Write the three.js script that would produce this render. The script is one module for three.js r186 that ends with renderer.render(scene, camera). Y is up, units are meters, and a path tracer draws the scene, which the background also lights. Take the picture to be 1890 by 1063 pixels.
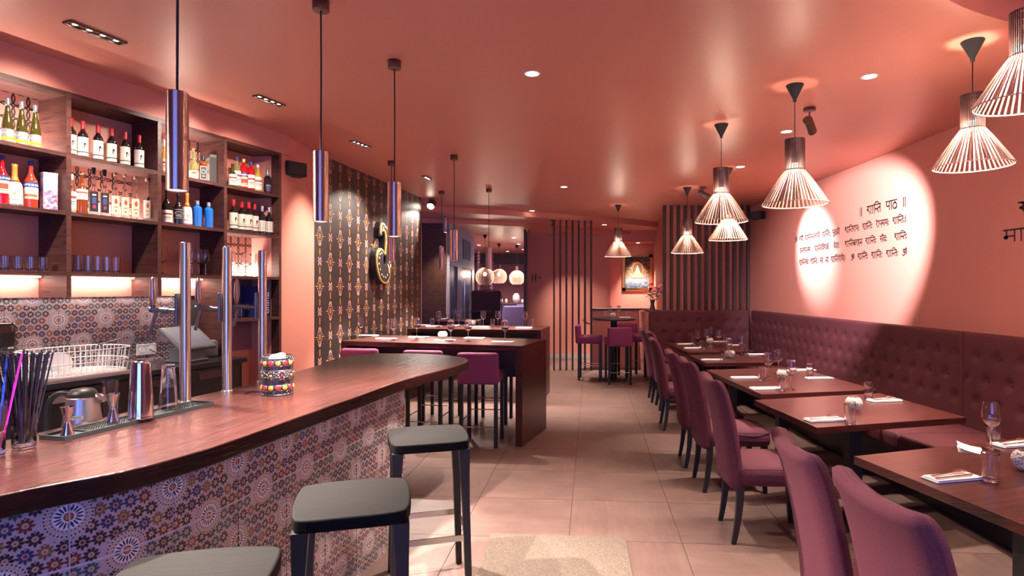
import * as THREE from 'three';
import { mergeGeometries, mergeVertices } from 'three/addons/utils/BufferGeometryUtils.js';
import { RectAreaLightUniformsLib } from 'three/addons/lights/RectAreaLightUniformsLib.js';

// ---------- camera, window daylight, exposure ----------
RectAreaLightUniformsLib.init();
const scene = new THREE.Scene();
const EYE = 1.55, F = 1100, CX = 1000, CY = 533;               // eye height, focal length and lens centre of the photograph
const camera = new THREE.PerspectiveCamera(2 * Math.atan(1063 / 2 / F) * 180 / Math.PI, 1890 / 1063, 0.05, 60);
camera.position.set(0, EYE, 0);
camera.lookAt(0, EYE, -5);
camera.setViewOffset(1890, 1063, -(CX - 945), -(CY - 531.5), 1890, 1063);
const renderer = new THREE.WebGLRenderer();
renderer.toneMapping = THREE.LinearToneMapping;
renderer.toneMappingExposure = 1.42;
renderer.shadowMap.enabled = true;
scene.background = new THREE.Color(0.10, 0.19, 0.62);           // blue dusk outside the shop window behind the camera

const WARM = [1, 0.74, 0.55], WHITE = [1, 0.845, 0.725];
function aim(light, from, to) {
  light.position.set(...from); scene.add(light);
  if (to) { light.target.position.set(...to); scene.add(light.target); }
  light.castShadow = true; return light;
}
function spot(name, from, to, cd, deg, pen, rgb = WHITE, soft = 2) {
  const l = new THREE.SpotLight(new THREE.Color(...rgb), cd, 0, deg * Math.PI / 180, pen, 2);
  l.name = name; l.shadow.radius = soft; return aim(l, from, to);
}
function point(name, at, cd, rgb = WARM, soft = 2) {
  const l = new THREE.PointLight(new THREE.Color(...rgb), cd); l.name = name; l.shadow.radius = soft; return aim(l, at);
}
function panel(name, at, to, w, h, power, rgb) {
  const l = new THREE.RectAreaLight(new THREE.Color(...rgb), power, w, h);
  l.name = name; l.position.set(...at); l.lookAt(...to); scene.add(l); return l;
}
// daylight through the shop window behind the camera
panel('window_daylight', [-0.2, 1.58, 2.72], [-0.2, 1.4, -3], 3.4, 2.4, 3.3, [0.15, 0.29, 1]);

// ---------- helpers ----------
let seed = 7;
const rnd = () => { seed = (seed * 1664525 + 1013904223) >>> 0; return seed / 4294967296; };
const rr = (a, b) => a + (b - a) * rnd();
const onH = (px, py, H) => { const Z = F * (EYE - H) / (py - CY); return [(px - CX) * Z / F, H, -Z]; };   // where a sight line meets height H
const names = {};
const numbered = (n) => { const k = names[n] = (names[n] ?? -1) + 1; return k ? n + '_' + String(k).padStart(3, '0') : n; };
const ord = (k) => ['first', 'second', 'third', 'fourth', 'fifth', 'sixth', 'seventh', 'eighth', 'ninth', 'tenth', 'eleventh', 'twelfth', 'thirteenth', 'fourteenth'][k];
function tag(o, label, category, group, kind) {
  if (label) o.userData.label = label; if (category) o.userData.category = category;
  if (group) o.userData.group = group; if (kind) o.userData.kind = kind; return o;
}
function thing(name, label, category, at = [0, 0, 0], turn = 0, group) {
  const o = new THREE.Group(); o.name = numbered(name); o.position.set(...at); o.rotation.y = turn; scene.add(o);
  return tag(o, label, category, group);
}
function strip(g) { for (const k of Object.keys(g.attributes)) if (!['position', 'normal', 'uv'].includes(k)) g.deleteAttribute(k); return g.index ? g : g; }
function merged(list) {
  list = [].concat(list).filter(Boolean);
  if (list.length === 1) return list[0];
  return mergeGeometries(list.map((g) => { const n = strip(g.index ? g.toNonIndexed() : g); if (!n.attributes.uv) n.setAttribute('uv', new THREE.BufferAttribute(new Float32Array(n.attributes.position.count * 2), 2)); return n; }));
}
function obj(name, geos, mat, parent = scene, label) {
  const m = new THREE.Mesh(merged(geos), mat); m.name = parent === scene ? numbered(name) : name;
  m.castShadow = m.receiveShadow = true; parent.add(m); if (label) m.userData.label = label; return m;
}
const struct = (name, geos, mat) => tag(obj(name, geos, mat), null, null, null, 'structure');
function dup(o, at, turn, label) {
  const c = o.clone(); c.name = numbered(o.name.replace(/_\d{3}$/, '')); c.userData = { ...o.userData }; scene.add(c);
  c.position.set(...at); c.rotation.y = turn; if (label) c.userData.label = label; return c;
}
const mv = (g, x = 0, y = 0, z = 0) => g.translate(x, y, z);
// box with uv in metres and a small chamfer where asked
function bx(w, h, d, x = 0, y = 0, z = 0, r = 0) {
  let g;
  if (r) g = soft(w, h, d, r, 4, 4, 4); else {
    g = new THREE.BoxGeometry(w, h, d);
    const uv = g.attributes.uv, s = [[d, h], [d, h], [w, d], [w, d], [w, h], [w, h]];
    for (let i = 0; i < 24; i++) uv.setXY(i, uv.getX(i) * s[i >> 2][0], uv.getY(i) * s[i >> 2][1]);
  }
  return g.translate(x, y, z);
}
// rounded box with enough rows to bend; f(v) moves each point
function soft(w, h, d, r, nx = 6, ny = 6, nz = 6, f) {
  const g = new THREE.BoxGeometry(w, h, d, nx, ny, nz), p = g.attributes.position, v = new THREE.Vector3(), c = new THREE.Vector3();
  const uv = g.attributes.uv, nrm = g.attributes.normal;
  const ease = (t, half, n) => { const a = half - r, u = Math.abs(t) / half, k = 1 - 1 / Math.max(n, 2) * 2; return t; };
  for (let i = 0; i < p.count; i++) {
    v.fromBufferAttribute(p, i);
    const ax = Math.abs(nrm.getX(i)) > 0.5, ay = Math.abs(nrm.getY(i)) > 0.5;
    uv.setXY(i, ax ? v.z : v.x, ay ? v.z : v.y);
    // rows gather at the rounded borders
    for (const [k, half, n] of [['x', w / 2, nx], ['y', h / 2, ny], ['z', d / 2, nz]]) {
      const step = 2 * half / n, t = v[k];
      if (n > 3 && Math.abs(Math.abs(t) - half) > 1e-6 && Math.abs(t) > half - step * 1.5) v[k] = Math.sign(t) * (half - r);
      else if (n > 5 && Math.abs(Math.abs(t) - half) > 1e-6) v[k] = t * (half - r) / (half - step);
    }
    c.set(THREE.MathUtils.clamp(v.x, -w / 2 + r, w / 2 - r), THREE.MathUtils.clamp(v.y, -h / 2 + r, h / 2 - r), THREE.MathUtils.clamp(v.z, -d / 2 + r, d / 2 - r));
    v.sub(c); if (v.lengthSq() > 1e-12) v.normalize().multiplyScalar(r); v.add(c);
    if (f) f(v);
    p.setXYZ(i, v.x, v.y, v.z);
  }
  g.deleteAttribute('normal');
  const keep = g.attributes.uv; g.deleteAttribute('uv');
  const m = mergeVertices(g, 1e-5); m.computeVertexNormals();
  // smooth normals back on the unmerged copy so that uv stay whole
  const map = new Map(), key = (a, i) => a.getX(i).toFixed(5) + a.getY(i).toFixed(5) + a.getZ(i).toFixed(5);
  for (let i = 0; i < m.attributes.position.count; i++) map.set(key(m.attributes.position, i), i);
  const out = new Float32Array(p.count * 3);
  for (let i = 0; i < p.count; i++) { const j = map.get(key(p, i)) ?? 0; out[3 * i] = m.attributes.normal.getX(j); out[3 * i + 1] = m.attributes.normal.getY(j); out[3 * i + 2] = m.attributes.normal.getZ(j); }
  g.setAttribute('normal', new THREE.BufferAttribute(out, 3)); g.setAttribute('uv', keep);
  return g;
}
const lathe = (pts, n = 20) => new THREE.LatheGeometry(pts.map(([x, y]) => new THREE.Vector2(x, y)), n);
const cyl = (r, h, x = 0, y = 0, z = 0, n = 16, r2 = r) => new THREE.CylinderGeometry(r2, r, h, n).translate(x, y, z);
const ball = (r, x = 0, y = 0, z = 0, sx = 1, sy = 1, sz = 1, n = 12) => new THREE.SphereGeometry(r, n, Math.max(6, n * 0.7 | 0)).scale(sx, sy, sz).translate(x, y, z);
const tube = (pts, r, n = 24, k = 8, closed = false) => new THREE.TubeGeometry(new THREE.CatmullRomCurve3(pts.map((p) => new THREE.Vector3(...p)), closed), n, r, k, closed);
function rod(a, b, r, n = 8, r2 = r) {                           // straight bar between two points
  const A = new THREE.Vector3(...a), B = new THREE.Vector3(...b), d = B.clone().sub(A), g = new THREE.CylinderGeometry(r2, r, d.length(), n);
  g.applyQuaternion(new THREE.Quaternion().setFromUnitVectors(new THREE.Vector3(0, 1, 0), d.normalize()));
  return g.translate((A.x + B.x) / 2, (A.y + B.y) / 2, (A.z + B.z) / 2);
}
// plan outline [x, z] raised from y0 to y1
function prism(pts, y0, y1, bevel = 0) {
  const s = new THREE.Shape(pts.map(([x, z]) => new THREE.Vector2(x, -z)));
  const g = new THREE.ExtrudeGeometry(s, { depth: y1 - y0 - 2 * bevel, bevelEnabled: !!bevel, bevelSize: bevel, bevelThickness: bevel, bevelOffset: -bevel, bevelSegments: 3, curveSegments: 12 });
  return g.rotateX(-Math.PI / 2).translate(0, y0 + bevel, 0);
}
// upright wall slab between two plan points, thickness t to the left of the way a -> b
function wallGeo(a, b, y0, y1, t) {
  const dx = b[0] - a[0], dz = b[1] - a[1], L = Math.hypot(dx, dz), g = bx(L, y1 - y0, Math.abs(t), L / 2, (y0 + y1) / 2, t / 2);
  return g.rotateY(-Math.atan2(dz, dx)).translate(a[0], 0, a[1]);
}

// ---------- computed textures ----------
function canvas(w, h, draw, rep) {
  const c = document.createElement('canvas'); c.width = w; c.height = h; draw(c.getContext('2d'), w, h);
  const t = new THREE.CanvasTexture(c); t.colorSpace = THREE.SRGBColorSpace; t.magFilter = THREE.LinearFilter;
  if (rep) { t.wrapS = t.wrapT = THREE.RepeatWrapping; t.repeat.set(...rep); }
  return t;
}
function data(n, f, rep, srgb = false) {                          // grey or colour noise, f(u, v) -> value or [r, g, b] in 0..1
  const d = new Uint8Array(n * n * 4);
  for (let j = 0; j < n; j++) for (let i = 0; i < n; i++) {
    const c = f(i / n, j / n), k = 4 * (j * n + i);
    for (let q = 0; q < 3; q++) d[k + q] = Math.max(0, Math.min(255, 255 * (c.length ? c[q] : c)));
    d[k + 3] = 255;
  }
  const t = new THREE.DataTexture(d, n, n); t.wrapS = t.wrapT = THREE.RepeatWrapping; t.magFilter = THREE.LinearFilter; t.needsUpdate = true;
  if (srgb) t.colorSpace = THREE.SRGBColorSpace; if (rep) t.repeat.set(...rep); return t;
}
const hash = (x, y, s = 0) => { let h = Math.imul(x | 0, 374761393) ^ Math.imul(y | 0, 668265263) ^ Math.imul(s | 0, 2147483647); h = Math.imul(h ^ (h >>> 13), 1274126177); return ((h ^ (h >>> 16)) >>> 0) / 4294967296; };
function vn(u, v, nx, ny, s) {                                    // value noise that repeats after nx, ny cells
  const x = u * nx, y = v * ny, i = Math.floor(x), j = Math.floor(y), a = x - i, b = y - j, A = a * a * (3 - 2 * a), B = b * b * (3 - 2 * b), m = (p, n) => ((p % n) + n) % n;
  const q = (p, r) => hash(m(p, nx), m(r, ny), s);
  return (q(i, j) * (1 - A) + q(i + 1, j) * A) * (1 - B) + (q(i, j + 1) * (1 - A) + q(i + 1, j + 1) * A) * B;
}
const fbm = (u, v, n, s, stretch = 1) => 0.5 * vn(u, v, n, Math.max(1, Math.round(n * stretch)), s) + 0.3 * vn(u, v, 2 * n, Math.max(1, Math.round(2 * n * stretch)), s + 1) + 0.2 * vn(u, v, 4 * n, Math.max(1, Math.round(4 * n * stretch)), s + 2);
// ---------- materials ----------
const std = (rgb, rough, o = {}) => new THREE.MeshStandardMaterial({ color: typeof rgb === 'number' ? rgb : new THREE.Color(...rgb), roughness: rough, ...o });
const phys = (rgb, rough, o = {}) => new THREE.MeshPhysicalMaterial({ color: typeof rgb === 'number' ? rgb : new THREE.Color(...rgb), roughness: rough, ...o });
const glow = (rgb, k) => new THREE.MeshStandardMaterial({ color: 0x222222, emissive: new THREE.Color(...rgb), emissiveIntensity: k, roughness: 0.6 });

const plasterBump = data(256, (u, v) => fbm(u, v, 24, 3), [1.2, 1.2]);
const woodGrain = (tone, s) => data(512, (u, v) => {
  const w = fbm(u, v, 4, s, 16), line = Math.pow(vn(u, v, 3, 150, s + 9), 2), pore = vn(u, v, 14, 256, s + 5) > 0.72 ? 0.72 : 1;
  const k = (0.72 + 0.34 * w + 0.16 * line) * pore; return tone.map((c) => c * k);
}, [0.8, 0.8], true);
const woodBump = data(512, (u, v) => (vn(u, v, 14, 256, 12) > 0.7 ? 0.2 : 0.8) * (0.7 + 0.3 * vn(u, v, 4, 128, 3)), [0.8, 0.8]);
const weave = data(256, (u, v) => { const a = Math.sin(u * Math.PI * 64), b = Math.sin(v * Math.PI * 64); return 0.5 + 0.22 * a * b + 0.28 * (vn(u, v, 64, 64, 4) - 0.5) * 2; }, [9, 9]);
const cloth = (tone, s) => data(256, (u, v) => { const k = 0.8 + 0.32 * vn(u, v, 128, 128, s) + 0.12 * Math.sin(u * Math.PI * 64) * Math.sin(v * Math.PI * 64); return tone.map((c) => c * k); }, [5, 5], true);

const M = {
  paint: std([0.62, 0.235, 0.178], 0.55, { bumpMap: plasterBump, bumpScale: 0.0006 }),
  ceiling: std([0.64, 0.24, 0.178], 0.4, { bumpMap: plasterBump, bumpScale: 0.0004 }),
  lilac: std([0.42, 0.24, 0.3], 0.6),
  wood: std(0xffffff, 0.28, { map: woodGrain([0.295, 0.135, 0.122], 21), bumpMap: woodBump, bumpScale: 0.0005 }),
  barwood: std(0xffffff, 0.24, { map: woodGrain([0.21, 0.105, 0.095], 33), bumpMap: woodBump, bumpScale: 0.001 }),
  shelfwood: std(0xffffff, 0.45, { map: woodGrain([0.35, 0.2, 0.18], 51), bumpMap: woodBump, bumpScale: 0.0005 }),
  slatwood: std([0.04, 0.012, 0.012], 0.6),
  browndoor: std(0xffffff, 0.5, { map: woodGrain([0.33, 0.19, 0.12], 71) }),
  blackwood: phys(0xffffff, 0.7, { specularIntensity: 0.2, map: woodGrain([0.075, 0.07, 0.072], 41), bumpMap: woodBump, bumpScale: 0.0006 }),
  leg: std([0.012, 0.010, 0.012], 0.4),
  black: std([0.012, 0.012, 0.013], 0.45), blackmatt: std([0.016, 0.016, 0.018], 0.8), rubber: std([0.008, 0.009, 0.012], 0.6),
  dark: std([0.028, 0.022, 0.024], 0.45),
  bench: phys(0xffffff, 0.75, { map: cloth([0.325, 0.11, 0.145], 5), bumpMap: weave, bumpScale: 0.0005, sheen: 0.1, sheenRoughness: 0.5, sheenColor: new THREE.Color(0.5, 0.2, 0.3) }),
  chair: phys(0xffffff, 0.8, { map: cloth([0.355, 0.125, 0.205], 8), bumpMap: weave, bumpScale: 0.0008, sheen: 0.15, sheenRoughness: 0.5, sheenColor: new THREE.Color(0.6, 0.3, 0.5) }),
  barchair: phys(0xffffff, 0.75, { map: cloth([0.5, 0.19, 0.355], 9), bumpMap: weave, bumpScale: 0.0004, sheen: 0.3, sheenRoughness: 0.5, sheenColor: new THREE.Color(0.6, 0.25, 0.5) }),
  steel: std([0.66, 0.61, 0.6], 0.17, { metalness: 1 }), tapsteel: phys([0.68, 0.62, 0.6], 0.26, { metalness: 1, anisotropy: 0.85, anisotropyRotation: Math.PI / 2 }), chrome: std([0.8, 0.78, 0.78], 0.08, { metalness: 1 }),
  tubemetal: phys([0.52, 0.37, 0.35], 0.3, { metalness: 1, anisotropy: 0.85, anisotropyRotation: Math.PI / 2 }), bronze: std([0.2, 0.13, 0.11], 0.4, { metalness: 0.9 }), gunmetal: std([0.15, 0.13, 0.14], 0.35, { metalness: 0.9 }),
  gold: std([0.62, 0.36, 0.11], 0.36, { metalness: 0.85 }), goldpaint: std([0.72, 0.42, 0.1], 0.45),
  glass: phys([1, 1, 1], 0.025, { transmission: 1, thickness: 0.004, ior: 1.52 }),
  pane: phys([0.92, 0.96, 1], 0.02, { transmission: 1, thickness: 0, ior: 1.45 }),
  white: std([0.74, 0.7, 0.68], 0.6), linen: std([0.82, 0.78, 0.76], 0.85), wire: std([0.8, 0.79, 0.78], 0.4), plastic: std([0.11, 0.12, 0.12], 0.45), wax: phys([0.86, 0.83, 0.76], 0.5),
  lamp: glow([1, 0.86, 0.72], 14), lampsoft: glow([1, 0.8, 0.62], 6), led: glow([1, 0.82, 0.7], 9), bulb: glow([1, 0.78, 0.55], 7),
  veneer: phys([0.56, 0.41, 0.34], 0.55, { transmission: 0.2, thickness: 0 }), veneerdark: std([0.085, 0.038, 0.035], 0.42),
  carpetmat: std(0xffffff, 0.95, { map: data(256, (u, v) => { const k = 0.29 + 0.22 * vn(u, v, 128, 128, 2) * (vn(u, v, 90, 90, 5) > 0.2 ? 1 : 0.5); return [k * 1.05, k * 0.92, k * 0.82]; }, [3, 3], true), bumpMap: data(256, (u, v) => vn(u, v, 128, 128, 2), [3, 3]), bumpScale: 0.003 }),
};
const floorTones = [0, 1, 2, 3].map((k) => std(0xffffff, 0.42, {
  map: data(256, (u, v) => { const n = fbm(u, v, 3, 100 + k * 7), l = vn(u, v, 4, 40, 60 + k), g = vn(u, v, 120, 120, k); const q = 0.8 + 0.24 * n + 0.09 * l + 0.06 * g; return [0.435 * q, 0.345 * q, 0.322 * q]; }, null, true),
  bumpMap: plasterBump, bumpScale: 0.0003 }));
const grout = std([0.075, 0.06, 0.055], 0.9);

// patterned ceramic tile: rosettes on the joints, small star flowers between
function zellij(ctx, n) {
  ctx.fillStyle = '#ae9ca1'; ctx.fillRect(0, 0, n, n);
  const cols = ['#2a1d24', '#30222a', '#6b2b23', '#2b3156', '#2e5050', '#2a1d24', '#7a5434'];
  const wrap = (x, y, f) => { for (const a of [-1, 0, 1]) for (const b of [-1, 0, 1]) { ctx.save(); ctx.translate(x + a * n, y + b * n); f(); ctx.restore(); } };
  const petals = (k, r0, r1, w, col) => { ctx.fillStyle = col; for (let i = 0; i < k; i++) { ctx.save(); ctx.rotate(i * 2 * Math.PI / k); ctx.beginPath(); ctx.ellipse(0, (r0 + r1) / 2, w, (r1 - r0) / 2, 0, 0, 7); ctx.fill(); ctx.restore(); } };
  const disc = (r, col) => { ctx.fillStyle = col; ctx.beginPath(); ctx.arc(0, 0, r, 0, 7); ctx.fill(); };
  const k = 7;
  for (let j = 0; j < k; j++) for (let i = 0; i < k; i++) {
    const x = (i + (j % 2 ? 0.5 : 0) + 0.25) * n / k, y = (j + 0.5) * n / k, c = cols[Math.floor(hash(i, j, 3) * cols.length)];
    const near = (a, b) => { let dx = Math.abs(x - a), dy = Math.abs(y - b); dx = Math.min(dx, n - dx); dy = Math.min(dy, n - dy); return Math.hypot(dx, dy) < n * 0.2; };
    if (near(0, n / 2) || near(n / 2, 0)) continue;
    wrap(x, y, () => { petals(9, n * 0.025, n * 0.071, n * 0.0148, c); disc(n * 0.018, hash(i, j, 8) > 0.5 ? '#8a3426' : '#c98f5a'); });
  }
  for (let j = 0; j < 14; j++) for (let i = 0; i < 14; i++) { const x = (i + 0.5) * n / 14, y = (j + 0.02) * n / 14; wrap(x, y, () => { ctx.rotate(0.78); ctx.fillStyle = cols[(i * 3 + j) % 7]; ctx.fillRect(-n * 0.006, -n * 0.006, n * 0.012, n * 0.012); }); }
  for (const [x, y] of [[0, n / 2], [n / 2, 0]]) wrap(x, y, () => {
    disc(n * 0.205, '#b8a6a8');
    for (const [r, q, c, w] of [[0.19, 34, '#31242a', 0.009], [0.165, 28, '#b98a5c', 0.009], [0.142, 26, '#3d4a4a', 0.008]]) for (let i = 0; i < q; i++) { ctx.fillStyle = c; ctx.beginPath(); ctx.arc(n * r * Math.cos(i * 6.2832 / q), n * r * Math.sin(i * 6.2832 / q), n * w, 0, 7); ctx.fill(); }
    disc(n * 0.125, '#ddd2d2'); petals(18, n * 0.055, n * 0.12, n * 0.0085, '#272b4a'); disc(n * 0.042, '#7c2c22'); petals(8, n * 0.008, n * 0.034, n * 0.006, '#c79055');
  });
}
const zTex = canvas(1024, 1024, zellij, [1, 1]);
M.tile = std(0xffffff, 0.3, { map: zTex });

// wallpaper: columns of ovals, petals and dots on near black; one repeat is 0.30 x 0.44 m
function wallpaper(ctx, w, h) {
  ctx.fillStyle = '#33292a'; ctx.fillRect(0, 0, w, h);
  const el = (x, y, a, b, c, rot = 0) => { for (const dy of [-h, 0, h]) for (const dx of [-w, 0, w]) { ctx.fillStyle = c; ctx.beginPath(); ctx.ellipse(x + dx, y + dy, a, b, rot, 0, 7); ctx.fill(); } };
  const G = '#93692b', P = '#dfa497';
  for (const [x, o] of [[w * 0.25, 0], [w * 0.75, h / 2]]) {
    const y = (t) => ((t * h + o) % h);
    el(x, y(0), w * 0.056, h * 0.064, G);
    for (let i = 0; i < 14; i++) { const a = i * 2 * Math.PI / 14; el(x + Math.cos(a) * w * 0.115, y(0) + Math.sin(a) * h * 0.105, w * 0.0145, w * 0.0145, P); }
    for (const s of [-1, 1]) { el(x + s * w * 0.155, y(0), w * 0.018, w * 0.013, P); el(x + s * w * 0.2, y(0), w * 0.011, w * 0.009, P); }
    for (const s of [-1, 1]) {
      for (const q of [-1, 1]) { el(x + q * w * 0.04, y(0.5) + s * h * 0.045, w * 0.018, h * 0.045, P, -q * s * 0.45); el(x + q * w * 0.035, y(0) + s * h * 0.155, w * 0.018, h * 0.046, P, q * s * 0.35); }
      el(x, y(0.5) + s * h * 0.185, w * 0.031, h * 0.08, G);
      el(x + s * w * 0.07, y(0.5), w * 0.013, w * 0.011, P); el(x + s * w * 0.1, y(0.5), w * 0.008, w * 0.007, P);
    }
  }
}
M.wallpaper = std(0xffffff, 0.36, { map: canvas(640, 764, wallpaper, [1 / 0.44, 1 / 0.525]) });
// interlaced rings behind the lit shelves
M.rings = std(0xffffff, 0.5, { map: canvas(256, 256, (c, n) => { c.fillStyle = '#c98474'; c.fillRect(0, 0, n, n); c.strokeStyle = '#221718'; c.lineWidth = n * 0.055; for (const [x, y] of [[0, 0], [1, 0], [0, 1], [1, 1], [0.5, 0.5], [0, 0.5], [0.5, 0], [1, 0.5], [0.5, 1]]) { c.beginPath(); c.arc(x * n, y * n, n * 0.3, 0, 7); c.stroke(); } }, [1 / 0.16, 1 / 0.16]) });
// ---------- the room ----------
const HC = 2.95;
const W = (x, Z) => [x, -Z];                                      // plan point from depth
// floor: slab with recessed joints, each tile a piece of its own
{
  const fl = struct('floor', bx(9.6, 0.2, 27, -0.9, -0.106, -10.4), grout);
  const th = 4.7 * Math.PI / 180, T = 0.69, g = bx(T - 0.004, 0.012, T - 0.004), uv = g.attributes.uv; for (let i = 0; i < uv.count; i++) uv.setXY(i, uv.getX(i) / T, uv.getY(i) / T);
  const rest = [];
  for (let i = -8; i <= 6; i++) for (let j = -10; j <= 28; j++) {
    const a = (i + 0.5) * T, b = (j + 0.5) * T, X = 0.168 + a * Math.cos(th) + b * Math.sin(th), Z = 3.69 - a * Math.sin(th) + b * Math.cos(th);
    if (X < -5.4 || X > 3.6 || Z < -2.9 || Z > 23) continue;
    const turn = -th + Math.floor(hash(i, j, 2) * 4) * Math.PI / 2;
    if (X > -2.75 && Z > 2.5 && Z < 13.4) { const t = obj('tile', g, floorTones[Math.floor(hash(i, j) * 4)], fl); t.position.set(X, -0.006, -Z); t.rotation.y = turn; }
    else rest.push(g.clone().rotateY(-th).translate(X, -0.006, -Z));
  }
  obj('tile_field', rest, floorTones[0], fl).userData.kind = 'stuff';
}
// ceiling with a round recess by the near right wall
{
  const R = 2.7, c = [3.4, -0.6], hole = new THREE.Path();
  const s = new THREE.Shape([[-5.7, -3.1], [3.75, -3.1], [3.75, 15], [-5.7, 15]].map(([x, y]) => new THREE.Vector2(x, y)));
  const pts = []; for (let i = 0; i <= 48; i++) { const a = Math.PI / 2 - 0.03 + i * (Math.PI + 0.06) / 48, x = c[0] + R * Math.cos(a), Z = 0.6 + R * Math.sin(a); pts.push(new THREE.Vector2(Math.min(x, 3.58), Z)); }
  s.holes.push(new THREE.Path(pts));
  const g = new THREE.ExtrudeGeometry(s, { depth: 0.14, bevelEnabled: false }).rotateX(-Math.PI / 2).translate(0, HC, 0);
  struct('ceiling', [g, bx(3.4, 0.1, 6, 2.1, HC + 0.19, -0.6)], M.ceiling);
  const s1 = [[-2.6, 9.9], [-1.74, 10.13], [-1, 10.4], [-0.4, 10.7], [0.3, 11.1], [0.93, 11.5], [1.7, 12.0], [2.53, 12.6], [3.6, 13.5], [3.6, 14.6], [-2.6, 14.6]].map(([x, z]) => W(x, z));
  struct('trim_1', prism(s1, HC - 0.1, HC + 0.02), M.ceiling);
  const s2 = [[-2.45, 10.95], [-1.3, 11.25], [-0.3, 11.75], [0.4, 12.25], [1, 12.72], [1.8, 13.2], [2.9, 13.9], [3.5, 14.3], [3.5, 14.5], [-0.25, 14.5], [-0.25, 12.2], [-1.3, 11.7], [-2.45, 11.4]].map(([x, z]) => W(x, z));
  struct('trim_2', prism(s2, HC - 0.18, HC - 0.09), M.ceiling);
}
struct('wall_right', bx(0.16, HC, 13.6, 3.66, HC / 2, -3.9), M.paint);
struct('wall_rear', [bx(3.4, HC, 0.16, -3.65, HC / 2, 2.88), bx(2.15, HC, 0.16, 2.625, HC / 2, 2.88), bx(3.5, 0.35, 0.16, -0.2, 0.175, 2.88), bx(3.5, 0.12, 0.16, -0.2, HC - 0.06, 2.88)], M.paint);
{
  const w = struct('window_1', [bx(3.5, 0.06, 0.08, -0.2, 0.38, 2.88), bx(3.5, 0.06, 0.08, -0.2, 2.8, 2.88), ...[-1.92, -0.78, 0.38, 1.52].map((x) => bx(0.06, 2.48, 0.08, x, 1.59, 2.88))], M.dark);
  for (const x of [-1.35, -0.2, 0.95]) obj('pane', bx(1.08, 2.36, 0.008, x, 1.59, 2.88), M.pane, w);
}
struct('wall_screen', bx(1.55, HC, 0.15, 2.97, HC / 2, -10.47), M.paint);
struct('wall_screen_return', wallGeo(W(2.2, 10.55), W(2.62, 13.95), 0, HC, 0.12), M.paint);
struct('wall_far', [bx(1.85, HC, 0.14, 0.6, HC / 2, -13.37), bx(0.1, HC, 0.64, 1.45, HC / 2, -13.68), bx(1.3, HC, 0.12, 2.05, HC / 2, -13.98), bx(1.1, 0.35, 0.6, 2.07, HC - 0.175, -13.62)], M.paint);
struct('trim_3', bx(0.05, HC - 0.18, 0.9, -0.345, (HC - 0.18) / 2, -12.7), M.dark);       // dark jamb of the passage
struct('baseboard_far', bx(1.75, 0.1, 0.02, 0.62, 0.05, -13.29), std([0.42, 0.36, 0.34], 0.5));
// low partition with a dark ledge behind the round table
struct('wall_low', [wallGeo(W(0.98, 11.7), W(2.02, 11.7), 0, 1.13, -0.12), wallGeo(W(2.0, 11.7), W(1.93, 9.78), 0, 1.13, 0.1)], M.paint);
struct('trim_4', prism([[0.96, 11.66], [1.97, 11.66], [1.9, 9.78], [2.1, 9.76], [2.2, 11.86], [0.96, 11.86]].map(([x, z]) => W(x, z)), 1.13, 1.165, 0.004), M.dark);

// patterned wall, its pink return beside the bar shelves, the side passage
const PW = [[-2.324, 6.087], [-1.858, 9.167]];
struct('wall_pattern', wallGeo(W(...PW[0]), W(...PW[1]), 0, HC, -0.12), M.wallpaper);
struct('wall_return', wallGeo(W(-2.345, 5.36), W(-2.324, 6.087), 0, HC, -0.3), M.paint);
struct('wall_passage', wallGeo(W(-1.93, 9.18), W(-2.6, 9.3), 0, HC, 0.1), M.paint);
{
  const p = thing('wood_panel', 'tall dark brown wooden panel beside the passage to the back room', 'panel', [-2.0, 0, -11.05]);
  for (let k = 0; k < 2; k++) obj('board', bx(0.222, 2.76, 0.05, -0.111 + k * 0.224, 1.385, 0), M.browndoor, p);
}
// ---------- back bar wall: its own frame, x along the wall, z towards the room ----------
const BA = [-3.01, 3.46], BU = [0.332, 0.943], BTURN = Math.atan2(0.943, 0.332), BD = 0.27;
const bw = (s, y, z) => [BA[0] + BU[0] * s + BU[1] * z, y, -(BA[1] + BU[1] * s - BU[0] * z)];
const sAt = (px, z = 0) => { const k = (px - CX) / F, ax = BA[0] + BU[1] * z, az = BA[1] - BU[0] * z; return (k * az - ax) / (BU[0] - k * BU[1]); };
function inBar(name, geos, mat, kind) { const m = obj(name, geos, mat); m.position.set(BA[0], 0, -BA[1]); m.rotation.y = BTURN; if (kind) m.userData.kind = kind; return m; }
inBar('wall_bar', bx(9.2, HC, 0.15, -2.35, HC / 2, -BD - 0.075 - 0.012), M.paint, 'structure');
inBar('wall_fascia', bx(9.0, HC - 2.77, BD - 0.004, -2.38, (HC + 2.77) / 2, -BD / 2 - 0.002), M.paint, 'structure');
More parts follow.
